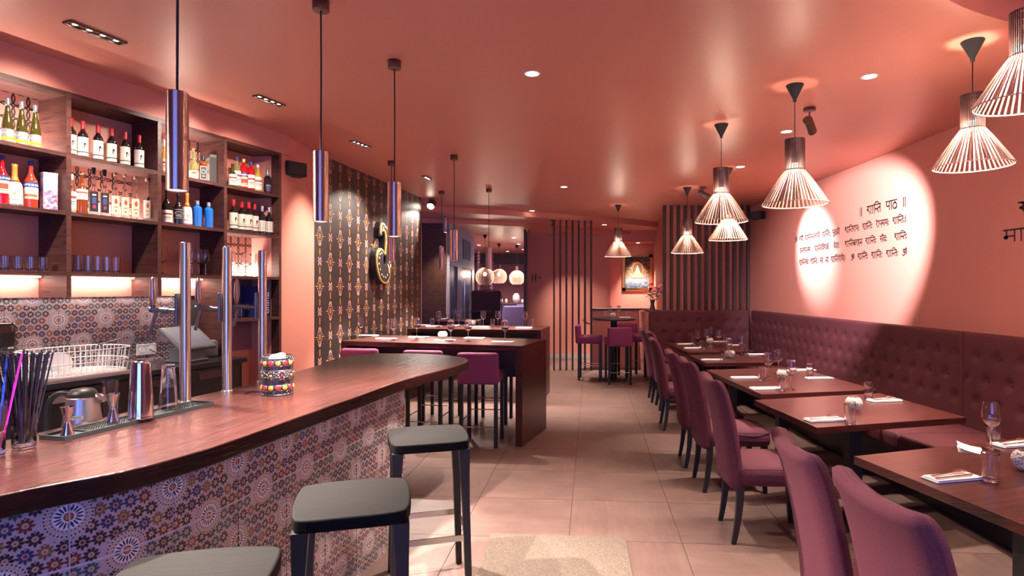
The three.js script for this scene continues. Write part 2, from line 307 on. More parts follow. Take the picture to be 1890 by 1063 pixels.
// tiled splashback: each tile a piece
{
  const w = inBar('wall_splashback', bx(3.2, 0.52, 0.008, -0.17, 1.24, -BD - 0.006), grout, 'structure');
  const variants = [0, 1].map(() => bx(0.297, 0.297, 0.008)); for (const g of variants) { const u = g.attributes.uv; for (let i = 0; i < u.count; i++) u.setXY(i, u.getX(i) / 0.297, u.getY(i) / 0.297); }
  for (let i = 0; i < 10; i++) for (let j = 0; j < 2; j++) { const t = obj('tile', variants[0], M.tile, w); t.position.set(-1.6 + i * 0.3, 1.347 - j * 0.3, -BD + 0.001); }
}
const SH = { top: 2.77, a: 2.39, b: 2.03, c: 1.655, low: 1.497 }, DIV = [-0.96, -0.36, 0.245, 0.845, 1.41, 2.0];
{
  const u = thing('bar_shelf_unit', 'dark wooden open shelf unit of bottles along the bar wall', 'shelf unit', bw(0, 0, 0), BTURN);
  DIV.forEach((s, i) => obj('divider', bx(0.028, i > 3 ? (i === 5 ? 2.77 : 1.77) : 1.273, BD, s, i > 3 ? (i === 5 ? 1.385 : 1.885) : 2.1335, -BD / 2), M.shelfwood, u));
  for (let i = 0; i < 5; i++) {
    const x0 = DIV[i] + 0.014, x1 = DIV[i + 1] - 0.014, w = x1 - x0, x = (x0 + x1) / 2;
    for (const h of [SH.a, SH.b, SH.c]) obj('shelf', bx(w, 0.024, BD - 0.004, x, h - 0.012, -BD / 2), M.shelfwood, u);
    obj('top_board', bx(w, 0.028, BD - 0.004, x, 2.756, -BD / 2), M.shelfwood, u);
    const rows = [[SH.a, SH.top - 0.028], [SH.b, SH.a - 0.024], [SH.c, SH.b - 0.024]], lit = [0, 0, 1, 0, 2][i];
    rows.forEach(([y0, y1], r) => {
      const on = i < 1 || r === lit, h = y1 - y0;
      obj('back_panel', bx(w, h, 0.008, x, (y0 + y1) / 2, -BD + 0.006), on ? M.rings : M.paint, u);
      if (on && i) {
        obj('led_strip', bx(w - 0.04, 0.005, 0.012, x, y0 + 0.003, -BD + 0.03), M.led, u);
        const a = bw(x, y0 + 0.008, -BD + 0.03), b = bw(x, y0 + 1, -BD + 0.12); panel('shelf_led', a, b, w - 0.05, 0.012, 330, WHITE);
      }
    });
    if (i < 4) {                                                   // strip light under the lowest shelf
      obj('back_panel', bx(w, 0.13, 0.008, x, 1.56, -BD + 0.006), M.paint, u);
      obj('led_strip', bx(w - 0.03, 0.008, 0.02, x, SH.c - 0.03, -BD + 0.05), M.led, u);
      panel('under_shelf_led', bw(x, SH.c - 0.036, -BD + 0.05), bw(x, 0.9, -BD - 0.02), w - 0.03, 0.02, 60, WHITE);
    } else {
      obj('back_panel', bx(w, 0.62, 0.008, x, 1.32, -BD + 0.006), std([0.19, 0.08, 0.14], 0.5), u);
      obj('shelf', bx(w, 0.024, BD - 0.004, x, 1.29, -BD / 2), M.shelfwood, u);
    }
  }
  // top-left cells keep the lit ring panel; the first column in view is lit in its top row only
}
// downlights recessed in the ceiling
function downlight(X, Z, cd, label, H = HC, deg = 34, r = 0.042) {
  const d = thing('downlight', label, 'light', [X, H, -Z], 0, 'recessed ceiling lights');
  obj('rim', lathe([[r, -0.001], [r + 0.012, -0.004], [r + 0.014, -0.001], [r + 0.014, 0.0]], 24), M.white, d);
  obj('lens', new THREE.CircleGeometry(r, 24).rotateX(Math.PI / 2).translate(0, -0.0012, 0), M.lamp, d);
  spot('downlight_beam', [X, H - 0.012, -Z], [X, 0, -Z], cd * 0.85, deg, 0.7, WHITE, 2);
}
downlight(-0.063, 3.88, 52, 'bright recessed downlight in the ceiling above the aisle near the bar pendants');
downlight(2.16, 3.93, 30, 'recessed downlight between the cone pendants and the near end of wall writing');
downlight(2.18, 5.31, 30, 'recessed downlight just left of the hanging black spotlight');
downlight(2.28, 6.84, 26, 'recessed downlight above the third dining table from the back');
downlight(0.305, 8.19, 60, 'recessed downlight over the middle of the aisle');
downlight(-0.175, 10.7, 40, 'recessed downlight in front of the passage to the back room');
downlight(1.27, 12.1, 50, 'recessed downlight in the curved soffit above the round table', HC - 0.1);
downlight(2.2, 13.62, 46, 'recessed downlight inside the alcove above the gold framed painting', 2.6);
downlight(0.6, 1.2, 12, 'recessed downlight out of view above the entrance mat');
downlight(-0.6, -1.2, 26, 'recessed downlight out of view by the shop window');
downlight(2.0, 1.0, 26, 'recessed downlight out of view in the round ceiling recess', HC + 0.14);
// ---------- bar counter ----------
const BAR = { H: 1.0, t: 0.065 };
const barFront = [[-1.62, 1.2], [-1.444, 1.588], [-1.255, 1.81], [-1.155, 2.05], [-1.092, 2.34], [-1.028, 2.654], [-0.944, 3.06], [-0.83, 3.62], [-0.685, 4.03], [-0.6, 4.29]];
const barBack = [[-1.363, 5.08], [-1.592, 4.86], [-1.61, 4.23], [-1.64, 3.93], [-1.68, 3.456], [-1.80, 2.937], [-1.93, 2.266], [-2.15, 1.2]];
{
  const t = thing('bar_counter', 'long curved bar counter with dark wood top and patterned tile front', 'counter', [0, 0, 0]);
  const sm = (pts, n) => new THREE.CatmullRomCurve3(pts.map(([x, z]) => new THREE.Vector3(x, 0, z))).getPoints(n).map((p) => [p.x, p.z]);
  const out = [...sm([...barFront, [-0.563, 4.5], [-0.6, 4.72], [-0.733, 4.9], [-0.953, 5.04], [-1.363, 5.08]], 60), ...sm(barBack, 30).slice(1)];
  const g = prism(out.map(([x, z]) => [x, -z]), BAR.H - BAR.t, BAR.H, 0.005);
  { const p = g.attributes.position, uv = g.attributes.uv, n = g.attributes.normal; const c = Math.cos(0.22), s = Math.sin(0.22); for (let i = 0; i < p.count; i++) { const x = p.getX(i), z = p.getZ(i); if (Math.abs(n.getY(i)) > 0.5) uv.setXY(i, s * x + -c * z, c * x + s * z); else uv.setXY(i, -z, p.getY(i)); } }
  obj('counter_top', g, M.barwood, t);
  // body set back under the top, tiled on the guest side
  const fr = sm(barFront.slice(0, 8).map(([x, z]) => [x - 0.06, z]).concat([[-0.855, 3.76]]), 200), back = sm(barBack.slice(3).map(([x, z]) => [x + 0.04, z]), 20);
  obj('body', prism([...fr, ...back].map(([x, z]) => [x - 0.012, -z]), 0, BAR.H - BAR.t), std([0.62, 0.55, 0.56], 0.8), t);
  obj('work_shelf', prism([[-1.72, 3.5], [-1.79, 2.95], [-1.92, 2.28], [-2.12, 1.3], [-2.5, 1.3], [-2.3, 2.28], [-2.12, 2.95], [-2.0, 3.5]].map(([x, z]) => [x, -z]), 0.88, 0.915), M.steel, t);
  // walk along the front: tiles 0.36 x 0.3 with open joints, bent pieces of the curve
  const L = [0]; for (let i = 1; i < fr.length; i++) L.push(L[i - 1] + Math.hypot(fr[i][0] - fr[i - 1][0], fr[i][1] - fr[i - 1][1]));
  const total = L.at(-1), at = (s) => { s = Math.max(0, Math.min(total, s)); let i = L.findIndex((l) => l >= s); if (i < 1) i = 1; const k = (s - L[i - 1]) / (L[i] - L[i - 1]); return [fr[i - 1][0] + k * (fr[i][0] - fr[i - 1][0]), fr[i - 1][1] + k * (fr[i][1] - fr[i - 1][1])]; };
  const TW = 0.3, rows = [[0, 0.131], [0.138, 0.431], [0.438, 0.731], [0.738, 0.93]];
  for (let s1 = total; s1 > 0.02; s1 -= TW) for (const [y0, y1] of rows) {
    const s0 = Math.max(0, s1 - TW + 0.007), pos = [], uv = [], idx = [], N = 6;
    for (let i = 0; i <= N; i++) { const s = s0 + (s1 - 0.0005 - s0) * i / N, [x, z] = at(s); for (const y of [y0, y1]) for (const o of [0, 0.006]) { pos.push(x - 0.014 + o, y, -z); uv.push((s - s1) / TW, (y - 0.135) / 0.3); } }
    for (let i = 0; i < N; i++) { const a = i * 4, b = a + 4; const q = (p, r, s, t2) => idx.push(p, r, s, p, s, t2); q(a + 1, a + 3, b + 3, b + 1); q(a + 2, b + 2, b + 3, a + 3); q(a, a + 1, b + 1, b); if (i === 0) q(a, a + 2, a + 3, a + 1); if (i === N - 1) q(b, b + 1, b + 3, b + 2); }
    const tg = new THREE.BufferGeometry(); tg.setAttribute('position', new THREE.Float32BufferAttribute(pos, 3)); tg.setAttribute('uv', new THREE.Float32BufferAttribute(uv, 2)); tg.setIndex(idx.reverse());
    const tn = tg.toNonIndexed(); tn.computeVertexNormals(); obj('tile', tn, M.tile, t);
  }
}
// ---------- black bar stools ----------
function barStool() {
  const t = thing('bar_stool', '', 'stool', [0, 0, 0], 0, 'black wooden bar stools at the counter');
  const sh = new THREE.Shape(), pts = [[-0.2, -0.155], [-0.185, -0.185], [0.0, -0.215], [0.185, -0.185], [0.2, -0.155], [0.185, 0.17], [0.15, 0.19], [0, 0.195], [-0.15, 0.19], [-0.185, 0.17]];
  const c = new THREE.CatmullRomCurve3(pts.map(([x, z]) => new THREE.Vector3(x, 0, z)), true, 'centripetal').getPoints(48).slice(0, 48);
  const seat = prism(c.map((p) => [p.x, p.z]), 0.735, 0.782, 0.008), uv = seat.attributes.uv, ps = seat.attributes.position;
  for (let i = 0; i < ps.count; i++) uv.setXY(i, ps.getX(i) * 1.5, ps.getZ(i) * 1.5 + ps.getY(i));
  obj('seat', seat, M.blackwood, t);
  for (const [x, z] of [[-1, -1], [1, -1], [1, 1], [-1, 1]]) {
    const g = new THREE.BoxGeometry(0.038, 0.736, 0.038, 1, 6, 1), p = g.attributes.position;
    for (let i = 0; i < p.count; i++) { const h = (p.getY(i) + 0.368) / 0.736, w = h > 0.75 ? 1 + (h - 0.75) * 1.9 : 0.82 + 0.24 * h; p.setXYZ(i, p.getX(i) * w + x * (0.165 + (1 - h) * 0.022), h * 0.736, p.getZ(i) * w + z * (0.158 + (1 - h) * 0.022)); }
    g.computeVertexNormals(); obj('leg', g, M.leg, t);
  }
  const q = 0.178, y = 0.29;
  obj('footrest', [[[-q, -q], [q, -q]], [[q, -q], [q, q]], [[q, q], [-q, q]], [[-q, q], [-q, -q]]].map(([[x0, z0], [x1, z1]]) => { const L = Math.hypot(x1 - x0, z1 - z0); return bx(L, 0.03, 0.006, 0, 0, 0).rotateY(-Math.atan2(z1 - z0, x1 - x0)).translate((x0 + x1) / 2 * 1.03, y, (z0 + z1) / 2 * 1.03); }), M.steel, t);
  return t;
}
{
  const s = barStool(); s.position.set(-0.6, 0, -3.15); s.rotation.y = 0.28; s.userData.label = 'black bar stool farthest along the tiled counter front';
  dup(s, [-0.695, 0, -2.2], 0.27, 'black bar stool in the middle of the three at the counter');
  dup(s, [-0.93, 0, -1.56], 0.2, 'black bar stool nearest the camera, cut by the lower frame edge');
}
// ---------- upholstered dining chairs, facing +x ----------
function diningChair() {
  const t = thing('dining_chair', '', 'chair', [0, 0, 0], 0, 'purple upholstered chairs along the dining tables');
  const back = soft(0.085, 0.68, 0.45, 0.038, 6, 14, 12, (v) => {
    const h = (v.y + 0.34) / 0.68, w = v.z / 0.225;
    v.z *= 0.94 + 0.07 * h; v.x -= 0.13 * h * h * 0.75 + 0.02 * h - 0.018 * (1 - w * w) * -1; 
    v.x -= h > 0.86 ? 0.10 * (h - 0.86) : 0;
    if (h > 0.5) v.y -= 0.030 * (1 - w * w) * (h - 0.5) * 1.6;
  });
  obj('backrest', back.translate(-0.2, 0.665, 0), M.chair, t);
  obj('seat', soft(0.47, 0.125, 0.455, 0.045, 10, 6, 10, (v) => { const a = v.x / 0.235, b = v.z / 0.23; if (v.y > 0) v.y += 0.018 * (1 - a * a) * (1 - b * b); }).translate(0.035, 0.415, 0), M.chair, t);
  obj('piping', tube([[-0.19, 0.462, 0.222], [0, 0.466, 0.229], [0.2, 0.462, 0.228], [0.266, 0.46, 0.2], [0.27, 0.462, 0], [0.266, 0.46, -0.2], [0.2, 0.462, -0.228], [-0.19, 0.462, -0.222]], 0.003, 60, 5), M.chair, t);
  for (const [x, z, dx] of [[-0.185, -0.185, -0.04], [-0.185, 0.185, -0.04], [0.22, -0.185, 0.01], [0.22, 0.185, 0.01]]) {
    const g = new THREE.BoxGeometry(0.044, 0.37, 0.04, 1, 6, 1), p = g.attributes.position;
    for (let i = 0; i < p.count; i++) { const k = 1 - (p.getY(i) + 0.185) / 0.37, w = 1 - 0.38 * k; p.setXYZ(i, x + p.getX(i) * w + dx * k * k, p.getY(i) + 0.185, z + p.getZ(i) * w); }
    g.computeVertexNormals(); obj('leg', g, M.leg, t);
  }
  return t;
}
{
  const c = diningChair(), spots = [
    [1.17, 3.79, 'third dining chair from the camera, pulled out with its seat in full view'], [1.235, 4.71, 'fourth dining chair from the camera, behind the pulled out one'], [1.25, 5.32, 'fifth dining chair from the camera, middle of the row'],
    [1.34, 6.67, 'sixth dining chair from the camera, in front of the second table from the far bench'], [1.5, 7.75, 'second dining chair from the far end of the row'], [1.5, 8.3, 'farthest dining chair of the row, beside the far bench end'],
    [1.02, 2.16, 'second dining chair from the camera, purple with blue light on its back'], [1.03, 1.665, 'nearest dining chair, large purple back in the lower corner']];
  spots.forEach(([x, z, l], i) => { const o = i ? dup(c, [x + 0.235, 0, -z], 0, l) : c; o.position.set(x + 0.235, 0, -z); o.rotation.y = [-0.08, -0.04, -0.09, -0.09, -0.07, -0.07, -0.13, -0.02][i]; o.userData.label = l; });
}
// ---------- tufted banquette along the right wall and across the far end ----------
const tuft = (rows, step, off) => (u, h) => { let m = 0; rows.forEach((r, k) => { const x = ((u + off + (k % 2 ? step / 2 : 0)) % step + step) % step, dx = Math.min(x, step - x), d2 = dx * dx + (h - r) * (h - r); m = Math.max(m, Math.exp(-d2 / 0.0012)); }); return m; };
function benchBack(L, rows, step, off) {                            // panel of length L along x, front towards +z, heights 0.44..1.205
  const f = tuft(rows, step, off), nx = Math.max(8, Math.round(L / 0.027));
  const g = soft(L, 0.765, 0.11, 0.02, nx, 30, 4, (v) => { v.y += 0.8225; if (v.z > 0.05) { v.z -= 0.03 * f(v.x + L / 2, v.y); } });
  return g;
}
const ROWS = [1.03, 0.855, 0.685];
function benchButtons(parent, L, step, off, g) {
  ROWS.forEach((r, k) => { for (let i = -1; i < L / step + 1; i++) { const u = i * step - off - (k % 2 ? step / 2 : 0); if (u > 0.05 && u < L - 0.05) { const b = obj('button', g, M.bench, parent); b.position.set(u - L / 2, r, 0.031); } } });
}
{
  const btn = ball(0.013, 0, 0, 0, 1, 1, 0.55, 8);
  const seatGeo = (L, D) => soft(L, 0.14, D, 0.035, Math.max(8, Math.round(L / 0.08)), 6, 10, (v) => { if (v.y > 0) v.y += 0.012 * (1 - Math.pow(v.z / D * 2, 2)); });
  const b = thing('banquette_bench', 'long plum tufted banquette along the wall with the writing', 'bench', [3.4, 0, -6], -Math.PI / 2);
  // along the wall the local x runs with depth: local +z faces the room
  const segs = [[1.4, 4.74], [4.75, 9.54]];
  for (const [z0, z1] of segs) {
    const L = z1 - z0, m = obj('back_panel', benchBack(L, ROWS, 0.22, z0 % 0.22), M.bench, b); m.position.set(6 - (z0 + z1) / 2, 0, 0);
    benchButtons(m, L, 0.22, z0 % 0.22, btn);
  }
  for (const [z0, z1] of [[1.4, 2.9], [2.91, 4.44], [4.45, 6.0], [6.01, 7.5], [7.51, 9.0]]) obj('seat_cushion', seatGeo(z1 - z0, 0.72), M.bench, b).position.set(6 - (z0 + z1) / 2, 0.4, 0.4);
  obj('plinth', bx(7.6, 0.33, 0.6, 0.8, 0.165, 0.33), M.black, b);
  const e = thing('banquette_bench', 'short plum tufted banquette in front of the dark slat screen', 'bench', [2.53, 0, -9.62]);
  const m = obj('back_panel', benchBack(1.6, ROWS, 0.22, 0.1), M.bench, e); benchButtons(m, 1.6, 0.22, 0.1, btn);
  obj('seat_cushion', seatGeo(0.86, 0.5), M.bench, e).position.set(-0.36, 0.4, 0.31);
  obj('plinth', bx(0.84, 0.33, 0.44, -0.36, 0.165, 0.26), M.black, e);
}
// ---------- dining tables ----------
const TH = 0.75;
const tableSpots = [];
function diningTable(name, FL, BL, FR, label) {
  // corners in plan (x, depth); sides kept near square to each other
  const c = [(BL[0] + FR[0]) / 2, (BL[1] + FR[1]) / 2], t = thing('dining_table', label, 'table', [c[0], 0, -c[1]], 0, 'square dark wood dining tables');
  const s = [BL[0] - FL[0], BL[1] - FL[1]], w = [FR[0] - FL[0], FR[1] - FL[1]], ls = Math.hypot(...s), lw = Math.hypot(...w), as = Math.atan2(s[1], s[0]), aw = Math.atan2(w[1], w[0]);
  const fix = (Math.PI / 2 - (as - aw)) / 2 * 0.55, S = [Math.cos(as + fix) * ls, Math.sin(as + fix) * ls], U = [Math.cos(aw - fix) * lw, Math.sin(aw - fix) * lw];
  const q = [[-1, -1], [1, -1], [1, 1], [-1, 1]].map(([a, b]) => [(a * U[0] + b * S[0]) / 2, -(a * U[1] + b * S[1]) / 2]);
  const g = prism(q, TH - 0.04, TH, 0.003), p = g.attributes.position, uv = g.attributes.uv, n = g.attributes.normal, ua = Math.atan2(U[1], U[0]);
  for (let i = 0; i < p.count; i++) { const x = p.getX(i), z = -p.getZ(i), a = x * Math.cos(ua) + z * Math.sin(ua), b = -x * Math.sin(ua) + z * Math.cos(ua); uv.setXY(i, a, Math.abs(n.getY(i)) > 0.5 ? b : p.getY(i) + b * 0.3); }
  obj('table_top', g, M.wood, t);
  obj('pedestal', bx(0.085, TH - 0.05, 0.085, 0, (TH - 0.04) / 2 + 0.005, 0), M.black, t);
  obj('base_plate', bx(0.44, 0.012, 0.44, 0, 0.006, 0, 0.004), M.black, t);
  obj('top_plate', bx(0.3, 0.012, 0.3, 0, TH - 0.046, 0), M.black, t);
  return t;
}
diningTable('t5', [1.62, 1.95], [1.546, 2.81], [2.72, 2.4], 'dining table nearest the camera with menu card and tall wine glass');
diningTable('t4', [1.553, 3.37], [1.604, 4.23], [2.572, 3.777], 'second dining table from the camera with one candle globe and no wine glasses');
diningTable('t3', [1.604, 4.467], [1.706, 5.83], [2.568, 4.78], 'third dining table from the camera set with four napkins');
diningTable('t2', [1.758, 6.405], [1.798, 7.18], [2.578, 6.52], 'fourth dining table from the camera, second from the far bench');
diningTable('t1', [1.783, 7.46], [1.9, 8.8], [2.65, 7.72], 'farthest dining table in front of the short tufted bench');
// ---------- slat screens ----------
{
  const r = thing('slat_screen', 'dark wooden slat screen standing behind the short tufted bench', 'screen', [0, 0, -9.86]);
  const g = bx(0.05, HC - 0.02, 0.05, 0, (HC - 0.02) / 2 + 0.0, 0);
  for (let i = 0; i < 13; i++) obj('slat', g, M.slatwood, r).position.x = 2.03 + i * 0.1155;
  const l = thing('slat_screen', 'slender dark slat screen beside the handrail and the round table', 'screen', [0, 0, -11.35]);
  const h = bx(0.035, HC - 0.1, 0.07, 0, (HC - 0.1) / 2, 0);
  for (let i = 0; i < 7; i++) obj('slat', h, M.slatwood, l).position.x = 0.232 + i * 0.118;
}
// ---------- high tables with slab ends ----------
const HT = 0.99;
function highTable(NL, NR, depth, label) {
  const dx = NR[0] - NL[0], dz = NR[1] - NL[1], L = Math.hypot(dx, dz), t = thing('high_table', label, 'table', [NL[0], 0, -NL[1]], Math.atan2(dz, dx), 'high wooden tables by the patterned wall');
  // local x along the near edge, local -z away from the camera
  obj('table_top', bx(L, 0.05, depth, L / 2, HT - 0.025, -depth / 2), M.wood, t);
  for (const x of [0.035, L - 0.035]) { const g = bx(0.07, HT - 0.05, depth, x, (HT - 0.05) / 2, -depth / 2), uv = g.attributes.uv; for (let i = 0; i < uv.count; i++) uv.setXY(i, uv.getY(i), uv.getX(i)); obj('end_panel', g, M.wood, t); }
  obj('apron', bx(L - 0.14, 0.32, 0.03, L / 2, HT - 0.21, -depth / 2), M.dark, t);
  return t;
}
highTable([-2.16, 6.42], [-0.191, 5.83], 0.84, 'nearest high table beside the bar with six wine glasses');
highTable([-1.9, 8.4], [-0.015, 8.1], 0.86, 'second high table from the bar in front of the passage');
highTable([-1.94, 10.3], [-1.1, 10.3], 0.6, 'farthest high table in the passage before the grey doors');
// ---------- magenta bar chairs with low backs, facing -z ----------
function barChair() {
  const t = thing('bar_chair', '', 'chair', [0, 0, 0], 0, 'magenta low backed bar chairs');
  obj('seat', soft(0.40, 0.13, 0.42, 0.03, 8, 6, 8).translate(0, 0.685, -0.0), M.barchair, t);
  obj('backrest', soft(0.41, 0.31, 0.075, 0.028, 8, 8, 6, (v) => { v.z += 0.05 * (v.y + 0.155); }).translate(0, 0.775, 0.195), M.barchair, t);
  for (const [x, z] of [[-1, -1], [1, -1], [1, 1], [-1, 1]]) obj('leg', bx(0.036, 0.63, 0.036, x * 0.172, 0.315, z * 0.178), M.leg, t);
  const q = 0.172; obj('footrest', [rod([-q, 0.2, 0.178], [q, 0.2, 0.178], 0.006), rod([-q, 0.3, -0.178], [q, 0.3, -0.178], 0.006), rod([-q, 0.25, -0.178], [-q, 0.25, 0.178], 0.006), rod([q, 0.25, -0.178], [q, 0.25, 0.178], 0.006)], M.chrome, t);
  return t;
}
{
  const c = barChair(); c.position.set(-0.6, 0, -6.0); c.rotation.y = -0.1; c.userData.label = 'magenta bar chair at the near high table, fully visible beside the counter tip';
  dup(c, [-1.17, 0, -6.22], -0.14, 'magenta bar chair at the near high table, half hidden behind the counter tip');
  dup(c, [-1.86, 0, -6.4], -0.16, 'magenta bar chair in the corner by the patterned wall, only its top showing');
  dup(c, [-0.56, 0, -7.0], Math.PI - 0.12, 'magenta bar chair on the far side of the near high table');
  dup(c, [-1.2, 0, -7.15], Math.PI - 0.12, 'magenta bar chair behind the near high table, only legs showing');
  dup(c, [0.83, 0, -10.25], -Math.PI / 2 - 0.15, 'magenta bar chair at the round table in front of the slender slats');
  dup(c, [1.25, 0, -9.78], 0.05, 'magenta bar chair at the round table turned away from the camera');
  dup(c, [1.6, 0, -10.6], Math.PI + 0.3, 'magenta bar chair between the round table and the low partition');
}
{
  const t = thing('round_table', 'round black topped high table with chairs near the painting alcove', 'table', [1.227, 0, -10.15]);
  obj('table_top', lathe([[0, 1.02], [0.36, 1.02], [0.372, 1.03], [0.372, 1.042], [0.364, 1.05], [0, 1.05]], 40), M.dark, t);
  obj('pedestal', cyl(0.055, 1.02, 0, 0.51, 0, 20), M.black, t);
  obj('base_plate', lathe([[0, 0.03], [0.06, 0.03], [0.19, 0.014], [0.2, 0.006], [0.2, 0], [0, 0]], 36), M.black, t);
}
// chrome handrail stub behind the slender slats
{
  const h = thing('handrail', 'short chrome handrail behind the slender slat screen', 'handrail', [0.86, 0, -11.52]);
  obj('rail', tube([[0.12, 0.86, 0], [0.02, 0.88, 0.0], [-0.06, 0.95, 0.0]], 0.02, 16, 10), M.chrome, h);
  obj('post', rod([0.1, 0, 0], [0.1, 0.87, 0], 0.018), M.chrome, h);
}
tag(obj('entrance_mat', bx(0.84, 0.004, 1.7, 0, 0.003, 0), M.carpetmat), 'beige speckled mat lying on the floor tiles by the bar stools', 'mat').position.set(0.05, 0, -2.89);
scene.children.at(-1).rotation.y = -0.06;
// ---------- steel tube pendants over the counter and the high tables ----------
function tubePendant(X, Z, bottom, len, r, cd, label, cord = true) {
  const t = thing('tube_pendant', label, 'pendant lamp', [X, 0, -Z], 0, 'steel tube pendants'), top = bottom + len;
  if (cord) {
    obj('ceiling_rose', lathe([[0.0, HC - 0.05], [0.037, HC - 0.05], [0.04, HC - 0.046], [0.04, HC], [0, HC]], 24), M.bronze, t);
    obj('cord', tube([[0, top, 0], [0.002, (top + HC) / 2, 0.001], [0, HC - 0.05, 0]], 0.0042, 12, 6), M.black, t);
  } else obj('ceiling_rose', cyl(0.03, HC - 0.1 - top, 0, (HC - 0.1 + top) / 2, 0, 20), M.bronze, t);
  obj('tube', lathe([[0, top], [r - 0.003, top], [r, top - 0.003], [r, bottom + 0.002], [r - 0.002, bottom], [r - 0.004, bottom + 0.004], [r - 0.004, bottom + 0.018]], 36), M.tubemetal, t);
  obj('diffuser', new THREE.CircleGeometry(r - 0.004, 28).rotateX(Math.PI / 2).translate(0, bottom + 0.005, 0), M.lamp, t);
  spot('tube_beam', [X, bottom - 0.008, -Z], [X, 0, -Z], cd, 48, 0.7, WHITE, 0.8);
}
tubePendant(-1.248, 2.04, 1.885, 0.338, 0.0345, 26, 'large steel tube pendant nearest the camera over the counter');
tubePendant(-1.075, 2.9, 1.875, 0.343, 0.036, 26, 'second steel tube pendant from the camera, in front of the patterned wall edge');
tubePendant(-0.905, 3.66, 1.87, 0.333, 0.0415, 26, 'third steel tube pendant from the camera, hanging before the wall emblem');
tubePendant(-1.65, 6.54, 1.853, 0.33, 0.04, 18, 'steel tube pendant close to the emblem on the patterned wall, behind another');
tubePendant(-0.92, 6.25, 1.845, 0.32, 0.043, 18, 'steel tube pendant over the right half of the near high table');
tubePendant(-1.435, 8.53, 1.83, 0.325, 0.035, 18, 'small steel tube pendant above the left half of the second high table');
tubePendant(-0.742, 8.35, 1.822, 0.312, 0.044, 18, 'small steel tube pendant in front of the round slatted lamps');
tubePendant(-1.73, 10.7, 2.56, 0.27, 0.036, 8, 'short steel tube lamp fixed close to the ceiling in the passage', false);

// ---------- slatted cone pendants ----------
const CONE = (() => {                                              // unit lamp: rim radius 0.225 at y 0, neck radius 0.078 at 0.245, top at 0.46
  const n = 46, R = 0.225, r = 0.066, neck = 0.245, top = 0.46;
  const slat = (() => {                                            // one flat strip along the cone, thickness 2 mm
    const g = new THREE.BoxGeometry(0.0022, 1, 0.0088, 1, 5, 1), p = g.attributes.position;
    for (let i = 0; i < p.count; i++) { const h = p.getY(i) + 0.5, rad = r + (R - r) * Math.pow(1 - h, 0.93); p.setXYZ(i, rad + p.getX(i), h * neck, p.getZ(i) * (0.72 + 0.5 * (1 - h))); }
    g.computeVertexNormals(); return g;
  })();
  const collar = []; for (let i = 0; i < n; i++) collar.push(bx(0.0024, top - neck + 0.006, 0.0072, r, (top + neck) / 2, 0).rotateY(i * 2 * Math.PI / n));
  const ring = (rad, y, w, h) => lathe([[rad - w, y], [rad, y], [rad, y + h], [rad - w, y + h], [rad - w, y]], 40);
  return { n, slat, collar: merged(collar), rim: ring(R - 0.001, 0, 0.007, 0.006), mid: ring(r - 0.001, neck - 0.004, 0.006, 0.008), cap: ring(r - 0.0012, top - 0.012, 0.006, 0.006) };
})();
function conePendant(X, Z, rimH, scale, cd, label) {
  const t = thing('cone_pendant', label, 'pendant lamp', [X, rimH, -Z], 0, 'slatted wooden cone pendants'), up = HC - rimH;
  for (let i = 0; i < CONE.n; i++) { const s = obj('slat', CONE.slat, M.veneer, t); s.rotation.y = (i + 0.5) * 2 * Math.PI / CONE.n; s.scale.setScalar(scale); }
  for (const [nm, g, m] of [['collar', CONE.collar, M.veneerdark], ['rim', CONE.rim, M.veneer], ['neck_ring', CONE.mid, M.veneerdark], ['top_ring', CONE.cap, M.veneerdark]]) obj(nm, g, m, t).scale.setScalar(scale);
  obj('socket', [cyl(0.022 * scale, 0.07 * scale, 0, 0.33 * scale, 0, 16), rod([-0.062 * scale, 0.37 * scale, 0], [0.062 * scale, 0.37 * scale, 0], 0.002), rod([0, 0.37 * scale, -0.062 * scale], [0, 0.37 * scale, 0.062 * scale], 0.002)], M.black, t);
  obj('bulb', ball(0.03 * scale, 0, 0.265 * scale, 0, 1, 1.15, 1, 14), M.bulb, t);
  obj('cord', rod([0, 0.36 * scale, 0], [0, up - 0.1, 0], 0.003, 6), M.black, t);
  obj('ceiling_cone', lathe([[0, up - 0.115], [0.011, up - 0.115], [0.012, up - 0.098], [0.058, up - 0.004], [0.058, up], [0, up]], 28), M.blackmatt, t);
  point('cone_lamp', [X, rimH + 0.265 * scale, -Z], cd, WARM, 1.4);
}
conePendant(2.03, 2.5, 2.325, 0.84, 6, 'slatted cone pendant nearest the camera, cut by the frame edge');
conePendant(2.436, 3.37, 2.24, 0.88, 6, 'second slatted cone pendant from the camera, below the round ceiling recess');
conePendant(1.739, 4.096, 2.128, 0.97, 3.0, 'third slatted cone pendant from the camera, beside the hanging black spotlight');
conePendant(1.53, 5.08, 2.12, 0.99, 3.0, 'fourth slatted cone pendant from the camera, overlapping a lower one behind');
conePendant(2.164, 6.93, 2.12, 0.99, 3.0, 'slatted cone pendant half hidden behind the fourth one');
conePendant(2.01, 8.235, 2.045, 1.0, 3.0, 'slatted cone pendant in front of the dark slat screen');
conePendant(1.273, 9.935, 2.09, 1.02, 3.0, 'slatted cone pendant above the round table by the painting');

